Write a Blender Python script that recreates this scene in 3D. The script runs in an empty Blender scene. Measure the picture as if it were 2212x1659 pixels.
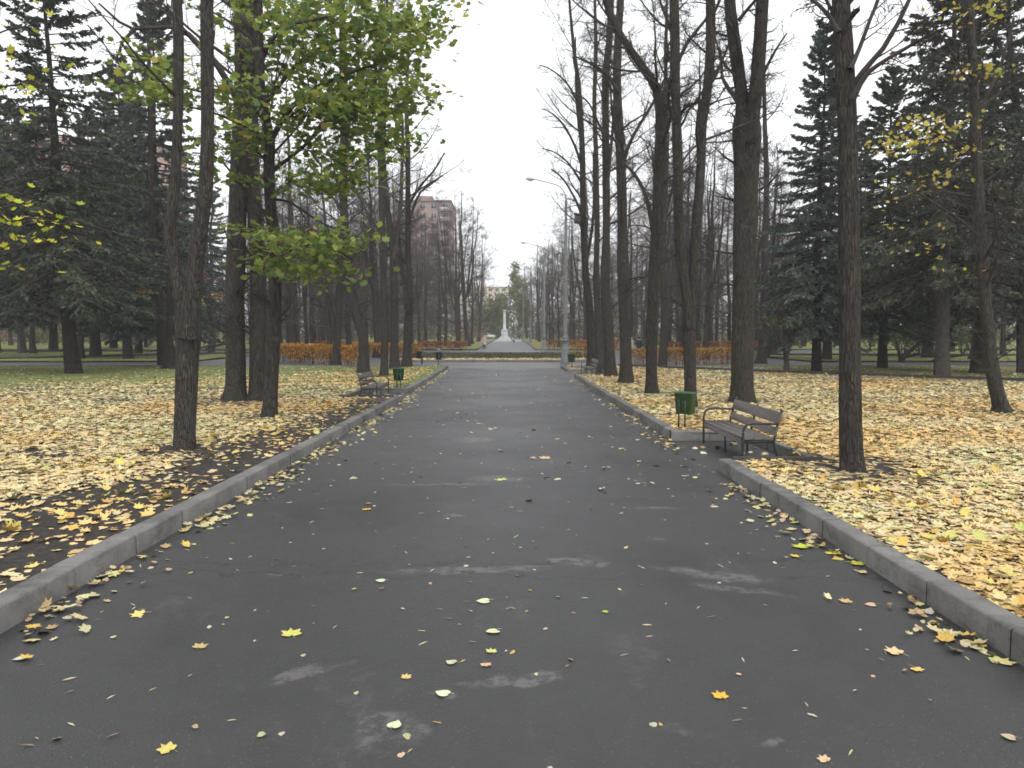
import bpy, math, random
import numpy as np
rng = np.random.default_rng(7)
random.seed(7)
C = bpy.context.scene.collection
R_ = math.radians

# ------------------------------------------------------------------ camera
F, CU, CV, HOR = 1660.0, 1106.0, 829.5, 713.0
CAMZ = 2.0
TH = math.atan((CV - HOR) / F)
FWD = np.array([0, math.cos(TH), -math.sin(TH)])
UPV = np.array([0, math.sin(TH), math.cos(TH)])
RGT = np.array([1.0, 0, 0])


def zg(y):
    """Ground profile: the avenue falls gently from the viewer, then runs level."""
    y = np.asarray(y, dtype=float)
    a = np.minimum(y, 25.0) * -0.011
    t = np.clip(y - 25.0, 0, 20)
    return a - 0.011 * t + 0.011 / 40.0 * t * t


def ray(u, v):
    return FWD + RGT * ((u - CU) / F) + UPV * ((CV - v) / F)


def pt(u, v, Y):
    d = ray(u, v)
    return np.array([0, 0, CAMZ]) + d * (Y / d[1])


def gnd(u, v, lift=0.0):
    d = ray(u, v)
    lo, hi = 1.0, 900.0
    for _ in range(60):
        m = (lo + hi) / 2
        z = CAMZ + d[2] * m / d[1]
        if z > float(zg(m)) + lift:
            lo = m
        else:
            hi = m
    p = pt(u, v, lo)
    return p


LIFT = 0.15   # lawns stand this much above the road


# ------------------------------------------------------------------ mesh helpers
class Acc:
    def __init__(s):
        s.v, s.f, s.c, s.n = [], [], [], 0

    def add(s, v, f, c=None):
        v = np.asarray(v, dtype=np.float32).reshape(-1, 3)
        f = np.asarray(f, dtype=np.int32)
        s.v.append(v)
        s.f.append(f + s.n)
        if c is None:
            c = np.ones((len(v), 3), dtype=np.float32)
        s.c.append(np.broadcast_to(np.asarray(c, dtype=np.float32), (len(v), 3)))
        s.n += len(v)
        return s


def mesh_from(name, acc, mat, smooth=False, origin=(0, 0, 0), col=False):
    V = np.concatenate(acc.v) - np.asarray(origin, dtype=np.float32)
    me = bpy.data.meshes.new(name)
    me.vertices.add(len(V))
    me.vertices.foreach_set('co', V.astype(np.float32).ravel())
    loops = np.concatenate([f.ravel() for f in acc.f])
    tot = np.concatenate([np.full(len(f), f.shape[1], dtype=np.int32) for f in acc.f])
    st = np.concatenate([[0], np.cumsum(tot)[:-1]]).astype(np.int32)
    me.loops.add(len(loops))
    me.loops.foreach_set('vertex_index', loops.astype(np.int32))
    me.polygons.add(len(tot))
    me.polygons.foreach_set('loop_start', st)
    if smooth:
        me.polygons.foreach_set('use_smooth', np.ones(len(tot), dtype=bool))
    me.update(calc_edges=True)
    if col:
        a = me.color_attributes.new('Col', 'FLOAT_COLOR', 'POINT')
        c = np.concatenate(acc.c)
        a.data.foreach_set('color', np.concatenate([c, np.ones((len(c), 1), dtype=np.float32)], 1).ravel())
    if mat:
        me.materials.append(mat)
    return me


def obj(name, acc, mat, parent=None, smooth=False, origin=None, col=False):
    """One mesh object; under a parent its vertices are given in the parent's own space."""
    o_ = (0, 0, 0) if origin is None else origin
    me = mesh_from(name, acc, mat, smooth, o_, col)
    o = bpy.data.objects.new(name, me)
    C.objects.link(o)
    if parent is not None:
        o.parent = parent
    elif origin is not None:
        o.location = origin
    return o


def empty(name, loc, label, cat, group=None, rz=0.0):
    o = bpy.data.objects.new(name, None)
    o.empty_display_size = 0.2
    o.location = loc
    o.rotation_euler = (0, 0, rz)
    C.objects.link(o)
    tag(o, label, cat, group)
    return o


def tag(o, label, cat, group=None):
    o['label'] = label
    o['category'] = cat
    if group:
        o['group'] = group
    return o


def struct(o, kind='structure'):
    o['kind'] = kind
    return o


def copy_tree(root, loc, rz=0.0, sc=1.0, label=None, group=None):
    r = root.copy()
    C.objects.link(r)
    r.location = loc
    r.rotation_euler = (0, 0, rz)
    r.scale = (sc, sc, sc) if np.isscalar(sc) else sc
    if label:
        r['label'] = label
    if group:
        r['group'] = group
    for ch in list(root.children):
        c = ch.copy()
        C.objects.link(c)
        c.parent = r
        for g in list(ch.children):
            d = g.copy()
            C.objects.link(d)
            d.parent = c
    return r


def box(a, lo, hi):
    x0, y0, z0 = lo
    x1, y1, z1 = hi
    v = [(x0, y0, z0), (x1, y0, z0), (x1, y1, z0), (x0, y1, z0), (x0, y0, z1), (x1, y0, z1), (x1, y1, z1), (x0, y1, z1)]
    f = [(0, 3, 2, 1), (4, 5, 6, 7), (0, 1, 5, 4), (1, 2, 6, 5), (2, 3, 7, 6), (3, 0, 4, 7)]
    return a.add(v, f)


def plank(a, lo, hi, b=0.006, M=None):
    """A bevelled board."""
    lo, hi = np.array(lo, float), np.array(hi, float)
    b = min(b, *(hi - lo) * 0.4)
    vs, idx = [], {}
    for sx in (0, 1):
        for sy in (0, 1):
            for sz in (0, 1):
                p = [lo[0] if sx == 0 else hi[0], lo[1] if sy == 0 else hi[1], lo[2] if sz == 0 else hi[2]]
                s = [1 if sx == 0 else -1, 1 if sy == 0 else -1, 1 if sz == 0 else -1]
                for ax in range(3):
                    q = [p[k] + (0 if k == ax else s[k] * b) for k in range(3)]
                    idx[(sx, sy, sz, ax)] = len(vs)
                    vs.append(q)
    quads, tris = [], []
    I = idx
    for s in (0, 1):
        quads += [(I[s, 0, 0, 0], I[s, 1, 0, 0], I[s, 1, 1, 0], I[s, 0, 1, 0]),
                  (I[0, s, 0, 1], I[1, s, 0, 1], I[1, s, 1, 1], I[0, s, 1, 1]),
                  (I[0, 0, s, 2], I[1, 0, s, 2], I[1, 1, s, 2], I[0, 1, s, 2])]
    for p in (0, 1):
        for q in (0, 1):
            quads += [(I[0, p, q, 1], I[1, p, q, 1], I[1, p, q, 2], I[0, p, q, 2]),
                      (I[p, 0, q, 0], I[p, 1, q, 0], I[p, 1, q, 2], I[p, 0, q, 2]),
                      (I[p, q, 0, 0], I[p, q, 1, 0], I[p, q, 1, 1], I[p, q, 0, 1])]
            for r in (0, 1):
                tris.append((I[p, q, r, 0], I[p, q, r, 1], I[p, q, r, 2]))
    v = np.array(vs)
    if M is not None:
        v = v @ np.array(M)[:3, :3].T + np.array(M)[:3, 3]
    n0 = a.n
    a.add(v, quads)
    a.f.append(np.array(tris, dtype=np.int32) + n0)
    return a


def norm(v):
    return v / np.maximum(np.linalg.norm(v, axis=-1, keepdims=True), 1e-9)


def tubes(a, P, R, S=6, cap=False, col=None):
    """Batch of tubes: P (B,K,3) points, R (B,K) radii."""
    P = np.asarray(P, float)
    R = np.asarray(R, float)
    if P.ndim == 2:
        P, R = P[None], R[None]
    B, K, _ = P.shape
    T = norm(np.gradient(P, axis=1))
    m = norm(T.mean(axis=1))
    ref = np.where(np.abs(m[:, 2:3]) > 0.8, np.array([[1.0, 0.13, 0]]), np.array([[0, 0.1, 1.0]]))[:, None, :]
    N1 = norm(np.cross(T, np.broadcast_to(ref, T.shape)))
    N2 = np.cross(T, N1)
    an = np.arange(S) * 2 * math.pi / S
    V = P[:, :, None, :] + R[:, :, None, None] * (np.cos(an)[None, None, :, None] * N1[:, :, None, :] + np.sin(an)[None, None, :, None] * N2[:, :, None, :])
    b = (np.arange(B) * K * S)[:, None, None]
    k = (np.arange(K - 1) * S)[None, :, None]
    s = np.arange(S)[None, None, :]
    s2 = (s + 1) % S
    Fq = np.stack([b + k + s, b + k + s2, b + k + S + s2, b + k + S + s], -1).reshape(-1, 4)
    n0 = a.n
    a.add(V.reshape(-1, 3), Fq, col)
    if cap:
        for bb in range(B):
            a.f.append(np.array([[n0 + bb * K * S + (S - 1 - i) for i in range(S)], [n0 + bb * K * S + (K - 1) * S + i for i in range(S)]], dtype=np.int32))
    return a


def lathe(a, prof, S=20, at=(0, 0, 0)):
    P = np.array(prof, float)
    an = np.arange(S) * 2 * math.pi / S
    V = np.stack([P[:, None, 0] * np.cos(an), P[:, None, 0] * np.sin(an), np.broadcast_to(P[:, None, 1], (len(P), S))], -1) + np.array(at)
    k = (np.arange(len(P) - 1) * S)[:, None]
    s = np.arange(S)[None]
    s2 = (s + 1) % S
    a.add(V.reshape(-1, 3), np.stack([k + s, k + s2, k + S + s2, k + S + s], -1).reshape(-1, 4))
    return a


def curve(pts, n):
    """Catmull-Rom resample of rows of numbers."""
    p = np.array(pts, float)
    p = np.vstack([2 * p[0] - p[1], p, 2 * p[-1] - p[-2]])
    m = len(p) - 3
    out = []
    for t in np.linspace(0, m - 1e-6, n):
        i = int(t)
        u = t - i
        a, b, c, d = p[i], p[i + 1], p[i + 2], p[i + 3]
        out.append(0.5 * (2 * b + (c - a) * u + (2 * a - 5 * b + 4 * c - d) * u * u + (3 * b - a - 3 * c + d) * u ** 3))
    return np.array(out)


# ------------------------------------------------------------------ materials
class NT:
    def __init__(s, name):
        s.m = bpy.data.materials.new(name)
        s.m.use_nodes = True
        s.t = s.m.node_tree
        s.t.nodes.clear()
        s.out = s.n('ShaderNodeOutputMaterial')

    def n(s, k, **kw):
        x = s.t.nodes.new(k)
        for a, b in kw.items():
            if a in ('inp',):
                for i, val in b.items():
                    if hasattr(val, 'links') or isinstance(val, bpy.types.NodeSocket):
                        s.t.links.new(val, x.inputs[i])
                    else:
                        x.inputs[i].default_value = val
            else:
                setattr(x, a, b)
        return x

    def coord(s, which='Object'):
        return s.n('ShaderNodeTexCoord').outputs[which]

    def mapping(s, vec, scale=(1, 1, 1), loc=(0, 0, 0), rot=(0, 0, 0), kind='POINT'):
        return s.n('ShaderNodeMapping', vector_type=kind, inp={0: vec, 1: loc, 2: rot, 3: scale}).outputs[0]

    def noise(s, vec, scale, detail=3, rough=0.55, dist=0.0, out='Fac'):
        return s.n('ShaderNodeTexNoise', inp={'Vector': vec, 'Scale': scale, 'Detail': detail, 'Roughness': rough, 'Distortion': dist}).outputs[out]

    def ramp(s, fac, stops, interp='LINEAR'):
        r = s.n('ShaderNodeValToRGB', inp={0: fac})
        cr = r.color_ramp
        cr.interpolation = interp
        while len(cr.elements) < len(stops):
            cr.elements.new(0.5)
        for e, (p, c) in zip(cr.elements, stops):
            e.position = p
            e.color = (c if not np.isscalar(c) else (c, c, c)) + ((1,) if not np.isscalar(c) else (1,)) if not np.isscalar(c) else (c, c, c, 1)
        return r.outputs[0]

    def mix(s, fac, a, b, blend='MIX'):
        m = s.n('ShaderNodeMix', data_type='RGBA', blend_type=blend)
        for i, v in ((0, fac), (6, a), (7, b)):
            if isinstance(v, bpy.types.NodeSocket):
                s.t.links.new(v, m.inputs[i])
            else:
                m.inputs[i].default_value = v if i == 0 or len(v) == 4 else (*v, 1)
        return m.outputs[2]

    def math(s, op, a, b=0.0, c=0.0, clamp=False):
        return s.n('ShaderNodeMath', operation=op, use_clamp=clamp, inp={0: a, 1: b, 2: c}).outputs[0]

    def mr(s, v, a, b, c=0.0, d=1.0):
        return s.n('ShaderNodeMapRange', clamp=True, interpolation_type='SMOOTHSTEP', inp={0: v, 1: a, 2: b, 3: c, 4: d}).outputs[0]

    def bump(s, h, strength=0.5, dist=0.02):
        return s.n('ShaderNodeBump', inp={'Height': h, 'Strength': strength, 'Distance': dist}).outputs[0]

    def principled(s, col, rough=0.8, spec=0.3, normal=None, metal=0.0):
        p = s.n('ShaderNodeBsdfPrincipled')
        for k, v in (('Base Color', col), ('Roughness', rough), ('Specular IOR Level', spec), ('Metallic', metal)):
            if isinstance(v, bpy.types.NodeSocket):
                s.t.links.new(v, p.inputs[k])
            else:
                p.inputs[k].default_value = v if not isinstance(v, tuple) else (*v[:3], 1)
        if normal is not None:
            s.t.links.new(normal, p.inputs['Normal'])
        s.t.links.new(p.outputs[0], s.out.inputs[0])
        return p

    def rgb(s, v):
        return s.n('ShaderNodeCombineColor', inp={0: v, 1: v, 2: v}).outputs[0]


def simple(name, col, rough=0.6, spec=0.4, var=0.25, scale=8.0, metal=0.0, bump=0.0):
    t = NT(name)
    co = t.coord()
    n = t.noise(co, scale, 4)
    lo = tuple(c * (1 - var) for c in col)
    hi = tuple(min(1, c * (1 + var)) for c in col)
    c = t.ramp(n, [(0.3, lo), (0.7, hi)])
    t.principled(c, rough, spec, t.bump(t.noise(co, scale * 12, 3), bump, 0.01) if bump else None, metal)
    return t.m


def bark_mat(name, dark, light, moss, moss_amt=0.5, sc=1.0):
    t = NT(name)
    co = t.coord()
    st = t.mapping(co, (sc, sc, sc * 0.16))
    ridge = t.noise(st, 26.0, 5, 0.65, 0.6)
    blot = t.noise(co, 1.3, 4, 0.6)
    c = t.ramp(ridge, [(0.32, dark), (0.68, light)])
    m = t.mr(blot, 0.48, 0.7, 0.0, moss_amt)
    c = t.mix(m, c, moss)
    pale = t.mr(t.noise(co, 3.1, 3), 0.62, 0.78, 0, 0.35)
    c = t.mix(pale, c, tuple(min(1, x * 1.9) for x in light))
    crk = t.n('ShaderNodeTexVoronoi', feature='DISTANCE_TO_EDGE', inp={'Vector': t.mapping(co, (sc, sc, sc * .14)), 'Scale': 30.0}).outputs[0]
    c = t.mix(t.mr(crk, 0.0, 0.14, 0.4, 0.0), c, tuple(x * .45 for x in dark))
    t.principled(c, 0.9, 0.15, t.bump(t.math('ADD', ridge, t.mr(crk, 0, .2, 0, .6)), 1.0, 0.04))
    return t.m


M = {}
M['bark'] = bark_mat('bark_lime', (0.028, 0.024, 0.021), (0.090, 0.079, 0.069), (0.060, 0.062, 0.038), 0.6)
M['bark_maple'] = bark_mat('bark_maple', (0.032, 0.028, 0.025), (0.105, 0.094, 0.082), (0.066, 0.076, 0.050), 0.6)
M['bark_spruce'] = bark_mat('bark_spruce', (0.018, 0.015, 0.013), (0.066, 0.054, 0.047), (0.05, 0.048, 0.038), 0.3)
M['bark_pale'] = bark_mat('bark_pale', (0.050, 0.043, 0.038), (0.13, 0.112, 0.10), (0.12, 0.12, 0.09), 0.3)
M['twig'] = simple('twig', (0.050, 0.043, 0.039), 0.9, 0.1, 0.3, 3.0)
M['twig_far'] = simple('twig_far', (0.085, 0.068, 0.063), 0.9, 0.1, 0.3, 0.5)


def leaf_mat(name, trans=0.3, rough=0.55):
    t = NT(name)
    a = t.n('ShaderNodeVertexColor', layer_name='Col').outputs[0]
    v = t.mr(t.noise(t.coord(), 60.0, 3), 0.3, 0.7, 0.82, 1.12)
    c = t.mix(1.0, a, t.rgb(v), 'MULTIPLY')
    p = t.principled(c, rough, 0.25)
    if trans > 0:
        tr = t.n('ShaderNodeBsdfTranslucent', inp={0: c}).outputs[0]
        mx = t.n('ShaderNodeMixShader', inp={0: trans, 1: p.outputs[0], 2: tr}).outputs[0]
        t.t.links.new(mx, t.out.inputs[0])
    return t.m


M['leaf'] = leaf_mat('tree_leaf', 0.45)
M['litter'] = leaf_mat('fallen_leaf', 0.0, 0.7)
M['needle'] = leaf_mat('spruce_needles', 0.1, 0.6)
M['hedge'] = leaf_mat('hedge_leaf', 0.25)


def asphalt(name, patches=True, base=(0.019, 0.050)):
    t = NT(name)
    co = t.coord()
    big = t.noise(co, 0.35, 4, 0.6)
    fine = t.noise(co, 90.0, 3, 0.7)
    med = t.noise(co, 4.0, 4, 0.65)
    v = t.math('MULTIPLY_ADD', big, 0.30, t.math('MULTIPLY_ADD', med, 0.22, t.math('MULTIPLY', fine, 0.48)))
    c = t.ramp(v, [(0.30, (base[0] * 1.02, base[0], base[0] * 1.01)), (0.72, (base[1], base[1] * 0.99, base[1]))])
    # pale aggregate showing through the binder
    vor = t.n('ShaderNodeTexVoronoi', inp={'Vector': co, 'Scale': 62.0}).outputs
    st = t.math('MULTIPLY', t.math('LESS_THAN', vor[0], 0.24), t.math('GREATER_THAN', t.n('ShaderNodeSeparateColor', inp={0: vor[1]}).outputs[0], 0.90))
    c = t.mix(t.math('MULTIPLY', st, 0.55), c, (0.19, 0.185, 0.18))
    if patches:
        w = t.noise(co, 2.2, 5, 0.65, out='Color')
        wv = t.n('ShaderNodeVectorMath', operation='MULTIPLY_ADD', inp={0: w, 1: (0.9, 0.45, 0), 2: co}).outputs[0]
        wv = t.n('ShaderNodeVectorMath', operation='SUBTRACT', inp={0: wv, 1: (0.45, 0.225, 0)}).outputs[0]
        tot = None
        for (u, v2, a, b, rot) in ((1010, 1232, 0.85, 0.13, 5), (1250, 1216, 0.35, 0.12, -10), (1530, 1240, 0.55, 0.16, -22), (1610, 1275, 0.6, 0.07, -25),
                                   (960, 1046, 0.9, 0.10, 2), (1075, 1034, 0.55, 0.30, 0), (1405, 1096, 0.32, 0.12, 0), (835, 1582, 0.22, 0.20, 0), (975, 1500, 0.14, 0.10, 0),
                                   (1085, 1468, 0.20, 0.10, 12), (1180, 1465, 0.14, 0.09, 0), (1410, 1163, 0.22, 0.12, 0), (985, 1112, 0.18, 0.1, 0), (610, 1045, 0.4, .08, 0),
                                   (1640, 1610, 0.10, 0.06, 0), (660, 1450, 0.3, 0.08, 30), (1480, 1570, 0.12, 0.06, 0), (590, 1243, 0.22, 0.03, 4), (1020, 950, 0.5, 0.5, 0)):
            p = gnd(u, v2)
            q = t.mapping(wv, (a, b, 1), (p[0], p[1], 0), (0, 0, R_(rot)), 'TEXTURE')
            q = t.n('ShaderNodeVectorMath', operation='MULTIPLY', inp={0: q, 1: (1, 1, 0)}).outputs[0]
            d = t.n('ShaderNodeVectorMath', operation='LENGTH', inp={0: q}).outputs[1]
            k = t.mr(d, 1.05, 0.55)
            tot = k if tot is None else t.math('MAXIMUM', tot, k)
        rough_mask = t.math('MULTIPLY', t.mr(t.noise(co, 9.0, 5, 0.75), 0.40, 0.58, 0.1, 1.0), t.mr(t.noise(t.mapping(co, (1, .45, 1)), 3.3, 4, 0.7), 0.36, 0.52, 0.3, 1.0))
        faint = t.math('MULTIPLY', t.mr(t.noise(t.mapping(co, (1, .5, 1), (3, 1, 0)), 1.5, 5, 0.7), 0.58, 0.68), t.mr(t.noise(co, 11.0, 4, 0.7), 0.4, 0.6, 0.2, 1.0))
        c = t.mix(t.math('MULTIPLY', faint, 0.32), c, (0.11, 0.104, 0.10))
        damp = t.mr(t.noise(t.mapping(co, (.6, .35, 1), (9, 4, 0)), 0.9, 4, 0.6), 0.54, 0.68, 0, 0.4)
        c = t.mix(damp, c, (0.012, 0.012, 0.012))
        c = t.mix(t.math('MULTIPLY', t.math('MULTIPLY', tot, rough_mask), 0.8), c, (0.115, 0.108, 0.104))
        # cracks running across the avenue
        sep = t.n('ShaderNodeSeparateXYZ', inp={0: co}).outputs
        wob = t.math('MULTIPLY', t.math('SUBTRACT', t.noise(co, 1.6, 5, 0.6), 0.5), 0.9)
        for yc, sl in ((6.72, -0.04), (6.35, 0.03), (10.3, 0.02)):
            e = t.math('ABSOLUTE', t.math('ADD', t.math('SUBTRACT', sep[1], yc), t.math('MULTIPLY_ADD', sep[0], sl, wob)))
            k = t.math('MULTIPLY', t.math('LESS_THAN', e, 0.011), 0.85)
            c = t.mix(k, c, (0.012, 0.012, 0.012))
    hgt = t.math('ADD', fine, t.math('MULTIPLY', vor[0], 0.6))
    t.principled(c, t.mr(big, 0.3, 0.7, 0.46, 0.58), 0.45, t.bump(hgt, 0.45, 0.008))
    return t.m


M['asphalt'] = asphalt('asphalt_avenue')
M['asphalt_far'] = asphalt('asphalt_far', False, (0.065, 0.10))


def concrete(name, lo, hi, stain=0.6):
    t = NT(name)
    co = t.coord()
    a = t.noise(co, 2.0, 5, 0.65)
    b = t.noise(co, 45.0, 3, 0.7)
    c = t.ramp(t.math('MULTIPLY_ADD', a, 0.65, t.math('MULTIPLY', b, 0.35)), [(0.32, lo), (0.68, hi)])
    pit = t.n('ShaderNodeTexVoronoi', inp={'Vector': co, 'Scale': 9.0}).outputs
    pm = t.math('MULTIPLY', t.math('LESS_THAN', pit[0], 0.11), t.math('GREATER_THAN', t.n('ShaderNodeSeparateColor', inp={0: pit[1]}).outputs[0], 0.8))
    c = t.mix(t.math('MULTIPLY', pm, 0.8), c, (0.02, 0.02, 0.018))
    s = t.mr(t.noise(t.mapping(co, (1.3, 1.3, 3.0)), 1.3, 5, 0.75), 0.46, 0.70, 0, stain)
    c = t.mix(s, c, tuple(x * 0.42 for x in lo))
    sy = t.n('ShaderNodeSeparateXYZ', inp={0: co}).outputs[1]
    wn = t.n('ShaderNodeTexWhiteNoise', noise_dimensions='1D', inp={'W': t.math('FLOOR', t.math('MULTIPLY', sy, 1.015))}).outputs[0]
    c = t.mix(1.0, c, t.rgb(t.mr(wn, 0, 1, 0.78, 1.1)), 'MULTIPLY')
    c = t.mix(t.mr(t.noise(co, 2.6, 5, 0.75), 0.58, 0.68, 0, stain * .6), c, (0.035, 0.036, 0.026))
    t.principled(c, 0.85, 0.25, t.bump(b, 0.5, 0.008))
    return t.m


M['kerb'] = concrete('kerb_concrete', (0.105, 0.102, 0.096), (0.20, 0.195, 0.185))
M['kerb_dark'] = concrete('kerb_dark', (0.030, 0.028, 0.026), (0.075, 0.07, 0.065))
M['stone'] = concrete('white_stone', (0.52, 0.54, 0.53), (0.68, 0.69, 0.68), 0.15)
M['paving'] = concrete('pale_paving', (0.26, 0.26, 0.25), (0.36, 0.36, 0.35), 0.2)
M['steel'] = concrete('grey_painted_post', (0.16, 0.175, 0.175), (0.25, 0.27, 0.27), 0.3)


def lawn_mat(name, side):
    """Earth, grass and leaf litter laid out by where each lies on the lawn."""
    t = NT(name)
    co = t.coord()
    sep = t.n('ShaderNodeSeparateXYZ', inp={0: co}).outputs
    n1 = t.noise(co, 0.45, 5, 0.65)
    n2 = t.noise(co, 14.0, 4, 0.7)
    n3 = t.noise(co, 2.2, 4, 0.6)
    soil = t.ramp(n2, [(0.3, (0.024, 0.021, 0.019)), (0.7, (0.066, 0.058, 0.052))])
    grass = t.ramp(t.math('MULTIPLY_ADD', n2, 0.6, t.math('MULTIPLY', n3, 0.4)), [(0.3, (0.075, 0.10, 0.028)), (0.5, (0.115, 0.145, 0.042)), (0.7, (0.20, 0.20, 0.08))])
    vor = t.n('ShaderNodeTexVoronoi', inp={'Vector': t.mapping(co, (1, 1, 0)), 'Scale': 9.0, 'Randomness': 1.0}).outputs
    ch = t.n('ShaderNodeSeparateColor', inp={0: vor[1]}).outputs
    lit = t.ramp(ch[0], [(0.0, (0.18, 0.10, 0.05)), (0.2, (0.36, 0.26, 0.14)), (0.45, (0.50, 0.40, 0.22)), (0.7, (0.54, 0.46, 0.26)), (1.0, (0.40, 0.40, 0.24))])
    lit = t.mix(t.math('MULTIPLY', t.math('GREATER_THAN', vor[0], 0.62), 0.5), lit, (0.05, 0.04, 0.03))
    keep = t.math('GREATER_THAN', ch[1], t.mr(t.math('ADD', n1, t.math('MULTIPLY', n3, 0.4)), 0.45, 0.9, 0.25 if side > 0 else 0.4, 0.8 if side > 0 else 0.92))
    yy = t.math('MULTIPLY_ADD', t.math('SUBTRACT', n1, 0.5), 9.0, sep[1])
    if side < 0:
        g = t.mr(yy, 26.0, 33.0, 0, 1)
        keep2 = t.math('MULTIPLY', keep, t.mr(yy, 24.0, 33.0, 1.0, 0.25))
    else:
        g = t.mr(t.math('ADD', yy, t.math('MULTIPLY', sep[0], 0.9)), 48.0, 58.0, 0, 0.8)
        keep2 = t.math('MULTIPLY', keep, t.mr(t.math('ADD', yy, t.math('MULTIPLY', sep[0], 0.9)), 50.0, 58.0, 1.0, 0.4))
    brown = t.mr(n1, 0.52, 0.66, 0, 0.35 if side < 0 else 0.6)
    far = t.mix(brown, grass, (0.10, 0.078, 0.048))
    c = t.mix(g, soil, far)
    near = t.mr(yy, 10.0, 24.0, 0.8, 1.0) if side > 0 else t.math('MULTIPLY', t.mr(yy, 10.0, 20.0, 0.0, 1.0), t.mr(sep[0], -5.6, -4.6, 1.0, 0.15))
    c = t.mix(t.math('MULTIPLY', keep2, near), c, lit)
    t.principled(c, 0.95, 0.1, t.bump(n2, 0.8, 0.03))
    return t.m


M['lawn_l'] = lawn_mat('lawn_left_earth', -1)
M['lawn_r'] = lawn_mat('lawn_right_earth', 1)


def meadow():
    t = NT('park_grass')
    co = t.coord()
    n1 = t.noise(co, 0.12, 5, 0.65)
    n2 = t.noise(co, 7.0, 4, 0.7)
    c = t.ramp(n2, [(0.3, (0.075, 0.105, 0.028)), (0.5, (0.12, 0.15, 0.045)), (0.72, (0.21, 0.21, 0.08))])
    c = t.mix(t.mr(n1, 0.45, 0.62, 0, 0.75), c, (0.21, 0.16, 0.075))
    sp = t.n('ShaderNodeTexVoronoi', inp={'Vector': co, 'Scale': 5.0}).outputs
    k = t.math('MULTIPLY', t.math('LESS_THAN', sp[0], 0.33), t.math('GREATER_THAN', t.n('ShaderNodeSeparateColor', inp={0: sp[1]}).outputs[0], 0.55))
    c = t.mix(k, c, (0.5, 0.42, 0.2))
    t.principled(c, 0.95, 0.1, t.bump(n2, 0.7, 0.05))
    return t.m


M['meadow'] = meadow()


def wood_mat():
    t = NT('weathered_wood')
    co = t.coord()
    g = t.noise(t.mapping(co, (1.2, 22, 22)), 4.0, 4, 0.6)
    c = t.ramp(g, [(0.3, (0.052, 0.043, 0.040)), (0.7, (0.125, 0.108, 0.10))])
    t.principled(c, 0.55, 0.4, t.bump(g, 0.4, 0.005))
    return t.m


M['wood'] = wood_mat()
M['iron'] = simple('dark_iron', (0.022, 0.024, 0.024), 0.45, 0.5, 0.3, 10)
M['bin_green'] = simple('green_paint', (0.044, 0.100, 0.038), 0.6, 0.35, 0.4, 7)
M['bin_dark'] = simple('dark_green_paint', (0.018, 0.034, 0.02), 0.5, 0.4, 0.3, 7)
M['lamp_head'] = simple('lamp_head_paint', (0.42, 0.46, 0.46), 0.4, 0.5, 0.1, 4)
M['glass'] = simple('dark_glass', (0.035, 0.042, 0.048), 0.12, 0.6, 0.4, 0.6)
M['rubber'] = simple('rubber', (0.015, 0.015, 0.015), 0.8, 0.2)
M['core'] = simple('hedge_twigs', (0.050, 0.034, 0.024), 0.9, 0.1, 0.5, 6)

# ------------------------------------------------------------------ world and light
scn = bpy.context.scene
w = bpy.data.worlds.new("World")
scn.world = w
w.use_nodes = True
nt = w.node_tree
nt.nodes.clear()
sky = nt.nodes.new('ShaderNodeTexSky')
sky.sky_type = 'NISHITA'
sky.sun_disc = False
SUN_EL, SUN_AZ = R_(52), R_(160)
sky.sun_elevation = SUN_EL
sky.sun_rotation = SUN_AZ
sky.air_density = 1.0
sky.dust_density = 4.0
hs = nt.nodes.new('ShaderNodeHueSaturation')
hs.inputs['Saturation'].default_value = 0.10
bg = nt.nodes.new('ShaderNodeBackground')
bg.inputs[1].default_value = 0.15
wo = nt.nodes.new('ShaderNodeOutputWorld')
# an even cloud layer: the clear-sky gradient is levelled towards a flat white overcast
mx = nt.nodes.new('ShaderNodeMix')
mx.data_type = 'RGBA'
mx.inputs[0].default_value = 0.6
mx.inputs[7].default_value = (7.0, 7.15, 7.35, 1)
nt.links.new(sky.outputs[0], hs.inputs['Color'])
nt.links.new(hs.outputs[0], mx.inputs[6])
nt.links.new(mx.outputs[2], bg.inputs[0])
nt.links.new(bg.outputs[0], wo.inputs[0])
sl = bpy.data.lights.new('sun', 'SUN')
sl.energy = 0.6
sl.angle = R_(50)
sl.color = (1, 0.97, 0.93)
so = bpy.data.objects.new('sun', sl)
C.objects.link(so)
so.rotation_euler = (math.pi / 2 - SUN_EL, 0, math.pi - SUN_AZ)
so.location = (0, -20, 40)

# ------------------------------------------------------------------ ground, roads, lawns
def sheet(a, rows, z_off, nx=2, uneven=0.0):
    """rows: (Y, x0, x1); a strip mesh following the ground profile."""
    V = []
    for (y, x0, x1) in rows:
        xs = np.linspace(x0, x1, nx)
        z = float(zg(y)) + z_off + (uneven * (np.sin(xs * 1.7 + y * 1.1) + np.sin(xs * 0.6 - y * 2.3 + 1) + np.sin(xs * 3.1 + y * 0.7)) if uneven else 0)
        V.append(np.stack([xs, np.full(nx, y), np.broadcast_to(z, nx)], -1))
    V = np.array(V)
    r = (np.arange(len(rows) - 1) * nx)[:, None]
    c = np.arange(nx - 1)[None]
    f = np.stack([r + c, r + c + 1, r + nx + c + 1, r + nx + c], -1).reshape(-1, 4)
    a.add(V.reshape(-1, 3), f)


ys = np.concatenate([np.arange(-30, 25, 5.0), np.arange(25, 46, 1.0), [60, 90, 140, 220, 400, 640]])
a = Acc()
sheet(a, [(y, -380, 380) for y in ys], -0.06, 2)
struct(obj('ground', a, M['meadow']))

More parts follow.
